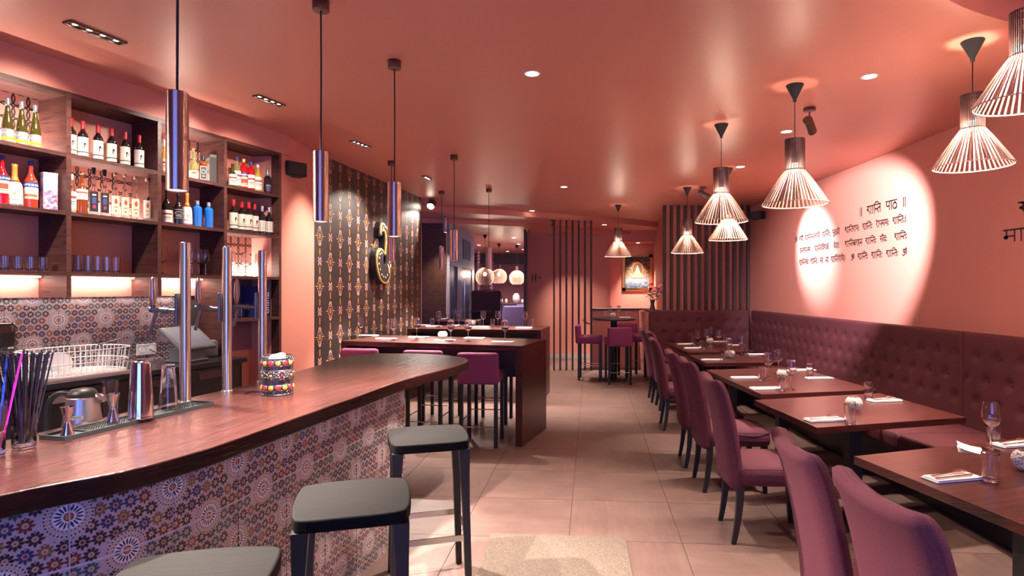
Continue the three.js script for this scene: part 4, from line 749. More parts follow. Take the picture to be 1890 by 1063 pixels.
{
  [14, 40, 65].forEach((x, i) => bottle('flute', put(x, SH.a, -0.1), 0.272, 0.029, 'green', 'silver', 'riesling', `${['leftmost', 'middle', 'rightmost'][i]} tall green bottle with grey and yellow label on the top shelf`, 'green bottles on the top shelf', { cap: 0.83, band: [0.05, 0.32] }));
  [131, 153, 181, 206, 231, 257].forEach((x, i) => bottle('claret', put(x, SH.a, -0.09), 0.243, 0.0285, 'red', 'red', 'cream', `${ord(i)} red capped wine bottle with cream label from the left on the top shelf`, 'red wine bottles on the top shelf', { cap: 0.77, band: [0.04, 0.56] }));
  bottle('round', put(4, SH.b, -0.1), 0.29, 0.034, 'ruby', 'navy', 'bitter', 'bright red aperitif bottle with blue banner label, cut by the frame edge', 'bottles left on the second shelf', { cap: 0.92, band: [0.24, 0.6] });
  bottle('belly', put(27, SH.b, -0.09), 0.25, 0.036, 'whitepaint', 'orange', 'peach', 'white liqueur bottle with orange neck beside the red aperitif bottles', 'bottles left on the second shelf', { cap: 0.58, band: [0.06, 0.42] });
  bottle('round', put(57, SH.b, -0.1), 0.287, 0.034, 'orange', 'navy', 'aperitif', 'orange red aperitif bottle with blue cap beside the gift box', 'bottles left on the second shelf', { cap: 0.9, band: [0.2, 0.55] });
  const bxm = std(0xffffff, 0.35, { map: canvas(128, 256, (c, w, h) => { c.fillStyle = '#b9c4d6'; c.fillRect(0, 0, w, h); for (let i = 0; i < 240; i++) { c.fillStyle = ['#cf5a74', '#5a78c0', '#e8e4ea', '#8fa6cf', '#b04468'][i % 5]; c.globalAlpha = 0.6; c.beginPath(); c.arc(hash(i, 1) * w, h * (0.45 + 0.55 * hash(i, 2)), 3 + 8 * hash(i, 3), 0, 7); c.fill(); } c.globalAlpha = 1; c.fillStyle = '#e9eef4'; c.beginPath(); c.moveTo(0, h * 0.26); c.lineTo(w / 2, h * 0.4); c.lineTo(w, h * 0.26); c.lineTo(w, h * 0.12); c.lineTo(0, h * 0.12); c.fill(); }) });
  const gb = thing('gift_box', 'pale blue and pink patterned gift box on the second shelf', 'box', put(90, SH.b, -0.1), 0.95), g1 = soft(0.072, 0.225, 0.072, 0.004, 4, 4, 4).translate(0, 0.1125, 0); { const u = g1.attributes.uv, p = g1.attributes.position; for (let i = 0; i < u.count; i++) u.setXY(i, (u.getX(i) + 0.036) / 0.072, p.getY(i) / 0.225); } obj('carton', g1, bxm, gb); obj('lid', soft(0.074, 0.012, 0.074, 0.003, 4, 4, 4).translate(0, 0.226, 0), M.white, gb);
  bottle('shoulder', put(132, SH.b, -0.1), 0.25, 0.025, 'clear', 'white', 'plain', 'clear bottle with red and white label at the divider of the lit shelf', 'bottles in the lit middle compartment', { cap: 0.85 });
  bottle('round', put(151, SH.b, -0.09), 0.275, 0.031, 'amber', 'cork', 'plain', 'amber spirit bottle first in the lit middle compartment', 'bottles in the lit middle compartment', { cap: 0.92, band: [0.34, 0.58] });
  [173, 193].forEach((x, i) => bottle('slim', put(x, SH.b, -0.09), 0.315, 0.0255, 'clear', 'black', 'dark', `${i ? 'second' : 'first'} slim clear bottle with dark label and black stopper`, 'bottles in the lit middle compartment', { cap: 0.86, band: [0.08, 0.5] }));
  [213, 231, 250, 271].forEach((x, i) => bottle('slim', put(x, SH.b, -0.09), 0.31, 0.0245, 'clear', 'cork', 'fruit', `${ord(i)} slim clear bottle with fruit label and cork from the left`, 'bottles in the lit middle compartment', { cap: 0.93, band: [0.07, 0.48] }));
  bottle('slim', put(303, SH.a, -0.1), 0.26, 0.025, 'yellow', 'white', 'plain', 'yellow liqueur bottle half hidden by the large tube pendant', 'bottles on the top shelf of the third column', { band: [0.1, 0.45] });
  bottle('belly', put(357, SH.a, -0.1), 0.25, 0.031, 'lime', 'cork', 'fruit', 'ornate pale bottle right beside the large tube pendant', 'bottles on the top shelf of the third column', { cap: 0.9, band: [0.05, 0.3] });
  bottle('shoulder', put(374, SH.a, -0.085), 0.205, 0.038, 'amber', 'black', 'whiskey', 'square whiskey bottle with black label on the top shelf', 'bottles on the top shelf of the third column', { square: true, cap: 0.82, band: [0.06, 0.6] });
  const db = thing('gift_box', 'dark grey glossy carton beside the square whiskey bottle', 'box', put(394, SH.a, -0.12), 0.9); obj('carton', soft(0.09, 0.235, 0.08, 0.003, 4, 4, 4).translate(0, 0.1175, 0), phys([0.05, 0.055, 0.055], 0.12, { clearcoat: 1 }), db); obj('lid', soft(0.092, 0.03, 0.082, 0.003, 4, 4, 4).translate(0, 0.223, 0), M.dark, db);
  bottle('round', put(308, SH.b, -0.09), 0.25, 0.034, 'red', 'black', 'plain', 'dark bottle with orange white label below the large tube pendant', 'bottles on the second shelf of the third column', { cap: 0.9, band: [0.04, 0.4] });
  bottle('round', put(329, SH.b, -0.09), 0.235, 0.032, 'red', 'black', 'whiskey', 'dark brown cream liqueur bottle next to the white orange necked one', 'bottles on the second shelf of the third column', { cap: 0.9, band: [0.2, 0.5] });
  bottle('belly', put(345, SH.b, -0.08), 0.25, 0.034, 'whitepaint', 'orange', 'peach', 'white bottle with orange neck beside the two blue bottles', 'bottles on the second shelf of the third column', { cap: 0.58, band: [0.06, 0.42] });
  [364, 385].forEach((x, i) => bottle('shoulder', put(x, SH.b, -0.085), 0.205, 0.034, 'blue', 'pewter', null, `${i ? 'right' : 'left'} one of two bright blue gin bottles`, 'blue bottles', { cap: 0.84 }));
  [[429, 0.2, 'round', 'green', 'black', 'plain', 'olive bottle against the divider on the last column top shelf'], [437, 0.265, 'round', 'lime', 'navy', 'plain', 'pale green vermouth bottle with blue cap'], [450, 0.265, 'shoulder', 'ruby', 'gold', 'bitter', 'deep red bottle with yellow cap on the last column'], [463, 0.255, 'shoulder', 'ruby', 'navy', 'plain', 'red bottle with dark cap and yellow label'], [476, 0.245, 'round', 'yellow', 'white', 'plain', 'yellow bottle with white cap and label']].forEach(([x, h, k, m, c, l, lab]) => bottle(k, put(x, SH.a, -0.09), h, 0.032, m, c, l, lab, 'bottles on the last column top shelf', { cap: 0.88 }));
  bottle('claret', put(494, SH.a, -0.11), 0.24, 0.032, 'red', 'silver', 'dark', 'dark sparkling wine bottle alone at the end of the top shelf', 'bottles on the last column top shelf', { cap: 0.7, band: [0.1, 0.4] });
  [431, 446, 459, 470].forEach((x, i) => bottle('claret', put(x, SH.b, -0.08 - 0.02 * (i % 2)), 0.262, 0.0335, 'red', 'red', 'cream', `${ord(i)} red capped wine bottle from the left in the last column`, 'wine bottles in the last column', { cap: 0.78, band: [0.06, 0.58] }));
  [484, 497].forEach((x, i) => bottle('claret', put(x, SH.b, -0.09), 0.25, 0.031, 'red', 'pewter', 'lined', `${i ? 'second' : 'first'} grey capped wine bottle in the last column`, 'wine bottles in the last column', { cap: 0.8, band: [0.1, 0.48] }));
}
// ---------- glassware shapes ----------
const wineGeo = (h, r) => lathe([[0, 0], [r * 0.85, 0], [r * 0.86, 0.002], [r * 0.25, 0.006], [0.0042, 0.014], [0.0036, h * 0.42], [r * 0.3, h * 0.455], [r * 0.8, h * 0.54], [r, h * 0.66], [r * 0.93, h * 0.85], [r * 0.76, h], [r * 0.73, h], [r * 0.9, h * 0.85], [r * 0.965, h * 0.66], [r * 0.77, h * 0.55], [r * 0.26, h * 0.47], [0, h * 0.462]], 22);
const tumGeo = (h, r) => lathe([[0, 0], [r * 0.84, 0], [r * 0.88, 0.003], [r, h * 0.96], [r * 0.98, h], [r * 0.95, h], [r * 0.93, h * 0.96], [r * 0.82, 0.016], [r * 0.7, 0.012], [0, 0.011]], 20);
const WG = wineGeo(0.235, 0.041), WGS = wineGeo(0.205, 0.036), TG = tumGeo(0.118, 0.033), RG = tumGeo(0.086, 0.029), RG2 = tumGeo(0.11, 0.026);
function glassAt(geo, kind, at, label, group) { const o = obj(kind, geo, M.glass); o.position.set(...at); return tag(o, label, 'glass', group); }
{
  const rowsA = [['front', -0.07], ['rear', -0.16]];
  for (const [w, z] of rowsA) for (let i = 0; i < 8; i++) glassAt(RG, 'tumbler', bw(-0.32 + i * 0.066, SH.c + 0.0005, z), `${ord(i)} low tumbler of the ${w} row on the near lower bar shelf`, 'low tumblers on the bar shelf');
  for (const [w, z] of rowsA) for (let i = 0; i < 6; i++) glassAt(RG2, 'tumbler', bw(0.285 + i * 0.06, SH.c + 0.0005, z), `${ord(i)} tall tumbler of the ${w} row on the second lower bar shelf`, 'tall tumblers on the bar shelf');
  [[0.9, -0.1], [0.97, -0.13], [1.19, -0.1], [1.25, -0.1], [1.31, -0.1], [1.22, -0.18]].forEach(([s, z], i) => glassAt(WGS, 'wine_glass', bw(s, SH.c + 0.0005, z), `${ord(i)} wine glass on the lower shelf behind the tap columns`, 'wine glasses on the bar shelf'));
  for (let i = 0; i < 7; i++) glassAt(WGS, 'wine_glass', bw(1.47 + i * 0.075, SH.c + 0.0005, i % 2 ? -0.09 : -0.16), `${ord(i)} wine glass in the brightly lit end compartment`, 'wine glasses in the lit end compartment');
  for (let i = 0; i < 4; i++) glassAt(RG2, 'tumbler', bw(1.5 + i * 0.06, 1.3025, -0.12), `${ord(i)} small glass on the low shelf beside the blue book`, 'small glasses by the book');
  const b = thing('book', 'dark blue book standing upright with white lettering on its spine', 'book', bw(1.92, 1.3025, -0.1), BTURN - 0.5), sp = std(0xffffff, 0.45, { map: canvas(64, 512, (c, w, h) => { c.fillStyle = '#1f1d4a'; c.fillRect(0, 0, w, h); c.save(); c.translate(w * 0.72, h * 0.9); c.rotate(-Math.PI / 2); c.fillStyle = '#d8d4ea'; c.font = 'bold 66px sans-serif'; c.textAlign = 'left'; c.fillText('CITYSTYLE', 0, 0); c.restore(); }) });
  obj('cover', bx(0.05, 0.3, 0.2, 0, 0.15, -0.02), std([0.02, 0.02, 0.09], 0.4), b); obj('spine', new THREE.PlaneGeometry(0.05, 0.3).translate(0, 0.15, 0.0805), sp, b);
  tag(obj('book', bx(0.04, 0.27, 0.19, 0, 0.135, 0), std([0.03, 0.04, 0.16], 0.4)), 'second blue book leaning at the end of the low shelf', 'book').position.set(...bw(1.81, 1.3025, -0.14)); scene.children.at(-1).rotation.y = BTURN;
}
// ---------- back counter with drawers, rack and till ----------
{
  const t = thing('back_counter', 'long dark back counter with drawers below the splashback', 'counter', bw(0, 0, 0), BTURN);
  obj('worktop', bx(3.0, 0.035, 0.5, -0.1, 0.9925, -0.012, 0.003), phys([0.035, 0.033, 0.036], 0.25), t);
  obj('carcass', bx(2.98, 0.87, 0.44, -0.1, 0.54, -0.03), M.black, t); obj('plinth', bx(2.9, 0.1, 0.38, -0.1, 0.05, -0.06), M.black, t);
  for (let i = 0; i < 6; i++) { const d = obj('drawer', bx(0.486, 0.3, 0.018, -1.34 + i * 0.49, 0.81, 0.2), M.dark, t); obj('handle', bx(0.26, 0.05, 0.012, -1.34 + i * 0.49, 0.915, 0.213), M.steel, d); obj('door', bx(0.486, 0.53, 0.018, -1.34 + i * 0.49, 0.39, 0.2), M.dark, t); }
  const s = thing('drainboard', 'pale steel sink drainboard let into the back counter', 'sink', bw(0, 1.0105, 0), BTURN);
  obj('tray', [bx(1.3, 0.004, 0.42, -0.1, 0.002, -0.03), bx(1.3, 0.012, 0.012, -0.1, 0.008, 0.175), bx(1.3, 0.012, 0.012, -0.1, 0.008, -0.235)], std([0.72, 0.7, 0.69], 0.4, { metalness: 0.7 }), s); obj('drain', cyl(0.03, 0.004, -0.55, 0.006, 0.05, 20), M.gunmetal, s);
  for (let i = 0; i < 9; i++) obj('ridge', bx(0.5, 0.006, 0.008, 0.22, 0.006, -0.18 + i * 0.04), M.steel, s);
  // white wire dish rack
  const r = thing('dish_rack', 'white coated wire dish rack on the drainboard', 'rack', bw(0.3, 1.023, -0.03), BTURN), w = 0.44, d = 0.3, h = 0.15, rods = [];
  for (const y of [0.004, h * 0.5, h]) { const k = 1 + y * 0.5; rods.push(tube([[-w / 2 * k, y, -d / 2 * k], [w / 2 * k, y, -d / 2 * k], [w / 2 * k, y, d / 2 * k], [-w / 2 * k, y, d / 2 * k]], 0.0035, 60, 5, true)); }
  obj('rims', rods, M.wire, r); const ups = [];
  for (let i = 0; i <= 14; i++) for (const z of [-1, 1]) { const x = -w / 2 + w * i / 14; ups.push(rod([x, 0, z * d / 2], [x * 1.07, h, z * d / 2 * 1.07], 0.0022, 5)); }
  for (let i = 0; i <= 9; i++) for (const x of [-1, 1]) { const z = -d / 2 + d * i / 9; ups.push(rod([x * w / 2, 0, z], [x * w / 2 * 1.07, h, z * 1.07], 0.0022, 5)); }
  for (let i = 0; i <= 14; i++) { const x = -w / 2 + w * i / 14; ups.push(rod([x, 0.002, -d / 2], [x, 0.002, d / 2], 0.0022, 5)); }
  obj('wires', ups, M.wire, r);
  tag(obj('saucer', lathe([[0, 0], [0.03, 0], [0.065, 0.012], [0.066, 0.015], [0.03, 0.005], [0, 0.005]], 24).rotateX(1.3), M.white), 'white saucer leaning in the dish rack', 'plate').position.set(...bw(0.16, 1.1, 0.05)); scene.children.at(-1).rotation.y = BTURN;
  tag(obj('tongs', [rod([-0.08, 0, 0], [0.08, 0.03, 0.02], 0.004), rod([-0.08, 0, 0.02], [0.08, 0.03, -0.01], 0.004)], M.gunmetal), 'dark steel tongs lying across the far end of the dish rack', 'tongs').position.set(...bw(0.5, 1.19, 0)); scene.children.at(-1).rotation.y = BTURN;
  const sd = thing('soap_dispenser', 'black wall mounted soap dispenser at the frame edge on the tiles', 'dispenser', bw(sAt(3, -0.2), 1.22, -0.2), BTURN); obj('body', soft(0.11, 0.26, 0.09, 0.02, 6, 6, 6), phys([0.012, 0.012, 0.014], 0.15, { clearcoat: 1 }), sd); obj('window', bx(0.03, 0.012, 0.004, 0.02, -0.02, 0.046), M.chrome, sd);
  // till with tilted screen, printer, socket
  const p = thing('till_screen', 'grey till with tilted touch screen on the back counter', 'till', bw(1.05, 1.011, 0.02), BTURN + 0.1);
  obj('foot', soft(0.2, 0.02, 0.2, 0.006, 4, 4, 4).translate(0, 0.01, 0), M.plastic, p); obj('stand', prism([[-0.1, 0.06], [0.1, 0.06], [0.1, -0.06], [-0.1, -0.06]], 0.015, 0.1), M.plastic, p);
  const scr = obj('housing', soft(0.33, 0.25, 0.03, 0.01, 4, 4, 4).rotateX(-0.9).translate(0, 0.17, 0.01), M.plastic, p); obj('screen', new THREE.PlaneGeometry(0.29, 0.2).rotateX(-0.9).translate(0, 0.17 + 0.0098, 0.01 + 0.0126), phys([0.25, 0.28, 0.34], 0.12, { clearcoat: 1 }), scr);
  const pr = thing('receipt_printer', 'dark grey receipt printer behind the till', 'printer', bw(1.31, 1.011, -0.12), BTURN - 0.3); obj('case', soft(0.15, 0.13, 0.19, 0.015, 6, 6, 6).translate(0, 0.065, 0), M.plastic, pr); obj('slot', bx(0.1, 0.006, 0.012, 0, 0.131, 0.03), M.black, pr); obj('button', bx(0.02, 0.004, 0.012, 0.045, 0.131, 0.07), M.white, pr);
  const so = thing('wall_socket', 'white double wall socket on the tiles behind the till', 'socket', bw(0.94, 1.1, -BD + 0.012), BTURN); obj('plate', bx(0.15, 0.08, 0.012, 0, 0, 0, 0.003), M.white, so); for (const x of [-0.035, 0.035]) obj('outlet', cyl(0.022, 0.004, 0, 0, 0, 18).rotateX(Math.PI / 2).translate(x, 0, 0.007), M.linen, so);
  tag(obj('power_cord', tube([bw(0.95, 1.1, -0.24), bw(1.0, 1.06, -0.2), bw(1.04, 1.02, -0.18), bw(1.12, 1.02, -0.15)], 0.004, 20, 6), M.black), 'black power cord hanging from the wall socket', 'cord');
}
// ---------- on the counter ----------
{
  const H = BAR.H + 0.0005;
  const m = thing('bar_mat', 'long black rubber bar mat on the counter under the shaker', 'mat', [-1.695, H, -2.5], -Math.PI / 2 + 0.0 + Math.PI - 0.24 + Math.PI / 2 * 0);
  m.rotation.y = Math.atan2(0.665, 0.163);
  obj('tray', [bx(0.69, 0.006, 0.115, 0, 0.003, 0), bx(0.69, 0.016, 0.006, 0, 0.008, 0.0575), bx(0.69, 0.016, 0.006, 0, 0.008, -0.0575), bx(0.006, 0.016, 0.12, 0.345, 0.008, 0), bx(0.006, 0.016, 0.12, -0.345, 0.008, 0), bx(0.006, 0.014, 0.12, -0.24, 0.007, 0)], M.rubber, m);
  const nib = [], n1 = new THREE.CylinderGeometry(0.0024, 0.003, 0.007, 5); for (let i = 0; i < 52; i++) for (let j = 0; j < 9; j++) nib.push(n1.clone().translate(-0.225 + i * 0.0108, 0.0095, -0.046 + j * 0.0115)); tag(obj('nubs', nib, M.rubber, m), null, null, null, 'stuff');
  const MT = H + 0.0135;
  const jig = (at, k, label) => { const t = thing('jigger', label, 'jigger', at); obj('cups', lathe([[0, 0.002], [0.021 * k, 0], [0.022 * k, 0.001], [0.009 * k, 0.045 * k], [0.009 * k, 0.05 * k], [0.0235 * k, 0.104 * k], [0.022 * k, 0.104 * k], [0.007 * k, 0.052 * k], [0, 0.052 * k]], 28), M.chrome, t); obj('band', new THREE.TorusGeometry(0.0095 * k, 0.0012, 6, 24).rotateX(Math.PI / 2).translate(0, 0.0475 * k, 0), M.chrome, t); };
  jig([-1.755, MT - 0.004, -2.205], 1, 'chrome double jigger at the near end of the bar mat'); jig([-1.735, MT, -2.41], 1.08, 'chrome double jigger between the kettle and the shaker');
  const s = thing('shaker_tin', 'tall polished steel shaker tin upside down on the bar mat', 'shaker', [-1.665, MT, -2.475]); obj('tin', lathe([[0.047, 0], [0.0485, 0.001], [0.0485, 0.006], [0.0465, 0.012], [0.035, 0.225], [0.033, 0.236], [0.028, 0.238], [0, 0.234]], 40), M.chrome, s); obj('base_ring', lathe([[0.034, 0.23], [0.035, 0.232], [0.0325, 0.2385], [0.03, 0.2385]], 40), M.steel, s);
  const g = lathe([[0.0385, 0], [0.0395, 0.002], [0.027, 0.187], [0.024, 0.195], [0, 0.195], [0, 0.178], [0.024, 0.178], [0.0365, 0.0]], 10); const mg = obj('mixing_glass', g, M.glass); mg.position.set(-1.685, MT, -2.69); tag(mg, 'upturned mixing glass behind the shaker on the bar mat', 'glass');
  const tall = lathe([[0, 0], [0.03, 0], [0.034, 0.006], [0.0345, 0.08], [0.038, 0.085], [0.0425, 0.18], [0.0405, 0.18], [0.036, 0.086], [0.032, 0.08], [0.03, 0.02], [0, 0.017]], 14);
  const sg = (at, label, cols, n, seed2) => {
    const o = obj('tall_glass', tall, M.glass); o.position.set(...at); tag(o, label + ' holding the straws', 'glass', 'glasses of straws');
    for (let i = 0; i < n; i++) { const a = i * 2.399, r0 = 0.006 + 0.018 * Math.sqrt(i / n), r1 = 0.012 + 0.07 * Math.sqrt(i / n), hh = 0.315 + 0.02 * hash(i, seed2); const st = thing('straw', `${cols[i % cols.length][1]} drinking straw standing in the ${label}`, 'straw', at, 0, 'straws in the ' + label); obj('tube', rod([r0 * Math.cos(a), 0.021, r0 * Math.sin(a)], [r1 * Math.cos(a), hh, r1 * Math.sin(a)], 0.003, 7), cols[i % cols.length][0], st); obj('bend', rod([r0 * Math.cos(a) + (r1 - r0) * Math.cos(a) * 0.62, 0.021 + (hh - 0.021) * 0.62, r0 * Math.sin(a) + (r1 - r0) * Math.sin(a) * 0.62], [r0 * Math.cos(a) + (r1 - r0) * Math.cos(a) * 0.69, 0.021 + (hh - 0.021) * 0.69, r0 * Math.sin(a) + (r1 - r0) * Math.sin(a) * 0.69], 0.0037, 7), cols[i % cols.length][0], st); }
  };
  const blk = phys([0.013, 0.012, 0.02], 0.22, { clearcoat: 0.6 });
  sg([-1.79, H, -2.06], 'full tall glass of black straws', [[blk, 'black']], 44, 5);
  sg([-1.80, H, -1.95], 'tall glass cut by the frame edge', [[std([0.02, 0.06, 0.5], 0.3), 'blue'], [std([0.6, 0.02, 0.4], 0.3), 'magenta']], 6, 8);
  // beaded candle lantern
  const l = thing('candle_lantern', 'metal filigree candle lantern with red and orange glass gems on the counter', 'lantern', [-1.384, H, -3.12]), R = 0.076, LH = 0.205, parts = [];
  for (const y of [0.004, 0.026, 0.052, 0.083, 0.128, 0.152, 0.178, 0.2]) parts.push(new THREE.TorusGeometry(R, 0.0022, 5, 48).rotateX(Math.PI / 2).translate(0, y, 0));
  for (let i = 0; i < 22; i++) { const a = i * 2 * Math.PI / 22; for (const y of [0.015, 0.189]) parts.push(new THREE.TorusGeometry(0.0088, 0.0019, 5, 10).translate(0, y, R).rotateY(a)); }
  for (let i = 0; i < 14; i++) { const a = i * 2 * Math.PI / 14; for (const y of [0.0395, 0.165]) parts.push(new THREE.TorusGeometry(0.0135, 0.0032, 5, 16).translate(0, y, R).rotateY(a)); parts.push(rod([0, 0.05, R], [0, 0.155, R], 0.0016, 5).rotateY(a)); }
  for (let i = 0; i < 9; i++) for (let k = 0; k < 8; k++) { const a = i * 2 * Math.PI / 9, q = k * Math.PI / 4; parts.push(ball(0.008, 0.017 * Math.cos(q), 0.1025 + 0.017 * Math.sin(q), R, 1, 1, 0.5, 6).rotateY(a)); parts.push(ball(0.005, 0.026 * Math.cos(q + 0.4), 0.1025 + 0.024 * Math.sin(q + 0.4), R, 1, 1, 0.5, 6).rotateY(a)); }
  obj('filigree', parts, M.gunmetal, l); obj('inner_glass', lathe([[R - 0.006, 0.006], [R - 0.006, 0.19], [R - 0.008, 0.19], [R - 0.008, 0.006]], 36), phys([0.16, 0.12, 0.14], 0.25, { transmission: 0.5, thickness: 0 }), l); obj('floor_plate', cyl(R, 0.004, 0, 0.002, 0, 36), M.gunmetal, l);
  const gr = phys([0.6, 0.015, 0.025], 0.1, { clearcoat: 1 }), go = phys([0.75, 0.26, 0.03], 0.1, { clearcoat: 1 }), gem = ball(0.0132, 0, 0, 0, 1, 1, 0.5, 12), gem2 = ball(0.0075, 0, 0, 0, 1, 1, 0.5, 10);
  for (let i = 0; i < 14; i++) for (const [y, o] of [[0.0395, 0], [0.165, 1]]) { const e = obj('gem', gem, (i + o) % 2 ? gr : go, l), a = i * 2 * Math.PI / 14; e.position.set((R + 0.001) * Math.sin(a), y, (R + 0.001) * Math.cos(a)); e.rotation.y = a; }
  for (let i = 0; i < 9; i++) { const e = obj('gem', gem2, i % 2 ? gr : go, l), a = i * 2 * Math.PI / 9; e.position.set((R + 0.003) * Math.sin(a), 0.1025, (R + 0.003) * Math.cos(a)); e.rotation.y = a; }
  tag(obj('pillar_candle', soft(0.082, 0.21, 0.082, 0.03, 8, 8, 8, (v) => { const k = Math.hypot(v.x, v.z); if (v.y > 0.08) v.y += 0.006 * Math.sin(v.x * 60) - 0.004 * (k < 0.02 ? 1 : 0); }), M.wax), 'thick white pillar candle standing inside the lantern', 'candle').position.set(-1.384, H + 0.005 + 0.105, -3.12);
  // kettle and cut glass on the work shelf behind the counter
  const k = thing('electric_kettle', 'brushed steel kettle with black handle behind the counter', 'kettle', [-1.965, 0.9155, -2.55], 0.25); k.scale.setScalar(1.12);
  obj('body', lathe([[0, 0.0], [0.066, 0], [0.068, 0.01], [0.064, 0.05], [0.05, 0.15], [0.047, 0.158], [0, 0.16]], 36), std([0.66, 0.61, 0.6], 0.32, { metalness: 1 }), k); obj('lid', lathe([[0.048, 0.156], [0.047, 0.168], [0.036, 0.183], [0.012, 0.188], [0, 0.188]], 30), M.black, k); obj('handle', tube([[-0.03, 0.165, 0], [-0.075, 0.17, 0], [-0.105, 0.145, 0], [-0.115, 0.08, 0], [-0.112, 0.01, 0]], 0.0105, 30, 8), M.black, k); obj('spout', lathe([[0.003, 0], [0.022, 0.02], [0.024, 0.03], [0, 0.03]], 14).rotateZ(-0.6).translate(0.048, 0.128, 0), M.steel, k);
  obj('lettering', new THREE.CylinderGeometry(0.0595, 0.0612, 0.014, 14, 1, true, -0.25, 0.7).translate(0, 0.085, 0), std(0xffffff, 0.4, { map: canvas(128, 32, (c, w, h) => { c.fillStyle = '#a9a3a3'; c.fillRect(0, 0, w, h); txt(c, 'PHILIPS', w / 2, h * 0.78, 26, '#3a3436'); }) }), k);
  glassAt(tumGeo(0.2, 0.034), 'cut_glass', [-2.05, 0.9155, -2.83], 'tall cut glass standing behind the kettle', 'glasses behind the counter');
  // tap columns
  const tap = (X, Z, label) => {
    const t = thing('tap_column', label, 'beer tap', [X, H, -Z], 0.25, 'steel tap columns'), top = 0.776, r = 0.024, y = 0.42;
    obj('column', lathe([[r + 0.006, 0], [r + 0.006, 0.006], [r, 0.01], [r, top - 0.004], [r - 0.004, top], [0, top]], 32), M.tapsteel, t);
    obj('mount_plate', bx(0.012, 0.155, 0.036, -r - 0.012, y + 0.03, 0, 0.003), M.gunmetal, t);
    const f = obj('faucet', [rod([-r - 0.01, y + 0.02, 0], [-r - 0.13, y + 0.03, 0], 0.012, 14), rod([-r - 0.05, y + 0.022, 0], [-r - 0.075, y + 0.024, 0], 0.016, 14), rod([-r - 0.115, y + 0.015, 0], [-r - 0.115, y + 0.05, 0], 0.011, 12)], M.gunmetal, t);
    obj('spout', rod([-r - 0.1, y + 0.02, 0], [-r - 0.13, y - 0.09, 0], 0.0085, 10), M.gunmetal, t);
    obj('lever', lathe([[0, 0.05], [0.009, 0.05], [0.017, 0.085], [0.0125, 0.165], [0.009, 0.185], [0, 0.187]], 18).translate(-r - 0.115, y, 0), M.tubemetal, t);
    const rows = []; for (let i = 0; i < 12; i++) rows.push(cyl(0.003, 0.002, 0, 0, 0, 8).rotateZ(Math.PI / 2).translate(r, top - 0.05 - i * 0.017, 0.006)); obj('rivet_row', rows, M.gunmetal, t);
  };
  tap(-1.735, 2.9, 'steel tap column nearest the camera'); tap(-1.69, 3.2, 'middle steel tap column'); tap(-1.652, 3.526, 'steel tap column behind the candle lantern');
}
// ---------- table settings ----------
const napGeo = merged([soft(0.23, 0.007, 0.085, 0.003, 4, 4, 4).translate(0, 0.0035, 0), soft(0.226, 0.006, 0.08, 0.003, 4, 4, 4).translate(0.002, 0.010, 0.002)]);
const forkGeo = (() => {
  const s = new THREE.Shape(); [[-0.1, -0.006], [-0.02, -0.0035], [0.03, -0.004], [0.042, -0.011], [0.05, -0.012]].forEach(([x, y], i) => (i ? s.lineTo(x, y) : s.moveTo(x, y)));
  for (let k = 0; k < 4; k++) { const y = -0.012 + k * 0.0068; s.lineTo(0.088, y); s.lineTo(0.09, y + 0.0018); s.lineTo(0.088, y + 0.0036); if (k < 3) { s.lineTo(0.053, y + 0.0036); s.lineTo(0.053, y + 0.0068); } }
  [[0.05, 0.012], [0.042, 0.011], [0.03, 0.004], [-0.02, 0.0035], [-0.1, 0.006]].forEach(([x, y]) => s.lineTo(x, y));
  const g = new THREE.ExtrudeGeometry(s, { depth: 0.0016, bevelEnabled: true, bevelSize: 0.0006, bevelThickness: 0.0006, bevelSegments: 1 }), p = g.attributes.position;
  for (let i = 0; i < p.count; i++) { const x = p.getX(i); p.setZ(i, p.getZ(i) + (x > 0.02 ? 0.010 * Math.sin((x - 0.02) / 0.07 * 2.4) : 0.002)); }
  g.rotateX(-Math.PI / 2); g.computeVertexNormals(); return g;
})();
const knifeGeo = (() => { const s = new THREE.Shape([[-0.105, -0.006], [-0.01, -0.005], [0.0, -0.008], [0.08, -0.009], [0.1, 0.0], [0.085, 0.005], [-0.01, 0.005], [-0.105, 0.006]].map(([x, y]) => new THREE.Vector2(x, y))); return new THREE.ExtrudeGeometry(s, { depth: 0.0018, bevelEnabled: true, bevelSize: 0.0006, bevelThickness: 0.0006, bevelSegments: 1 }).rotateX(-Math.PI / 2); })();
const globeShell = (() => {
  const g = new THREE.IcosahedronGeometry(0.052, 3), p = g.attributes.position, v = [new THREE.Vector3(), new THREE.Vector3(), new THREE.Vector3()], c = new THREE.Vector3(), keep = [];
  for (let i = 0; i < p.count; i += 3) { v.forEach((q, k) => q.fromBufferAttribute(p, i + k)); c.copy(v[0]).add(v[1]).add(v[2]).divideScalar(3); if (c.y > 0.042 || hash(i, 9) < 0.12) continue; const s = 0.74; const q = v.map((a) => a.clone().sub(c).multiplyScalar(s).add(c)); const o = q.map((a) => a.clone().multiplyScalar(1.03)); const tri = (a, b, d) => keep.push(...a.toArray(), ...b.toArray(), ...d.toArray()); tri(o[0], o[1], o[2]); for (let k = 0; k < 3; k++) { const n = (k + 1) % 3; tri(q[k], q[n], o[n]); tri(q[k], o[n], o[k]); } }
  const out = new THREE.BufferGeometry(); out.setAttribute('position', new THREE.Float32BufferAttribute(keep, 3)); out.computeVertexNormals(); return out.scale(1, 0.9, 1).translate(0, 0.047, 0);
})();
const globeGlass = new THREE.SphereGeometry(0.0505, 20, 14, 0, 7, 0.55, Math.PI).scale(1, 0.9, 1).translate(0, 0.047, 0);
const mosaic = std([0.78, 0.75, 0.7], 0.3), dimGlass = phys([0.62, 0.58, 0.55], 0.1, { transmission: 0.6, thickness: 0 });
let nTable = {};
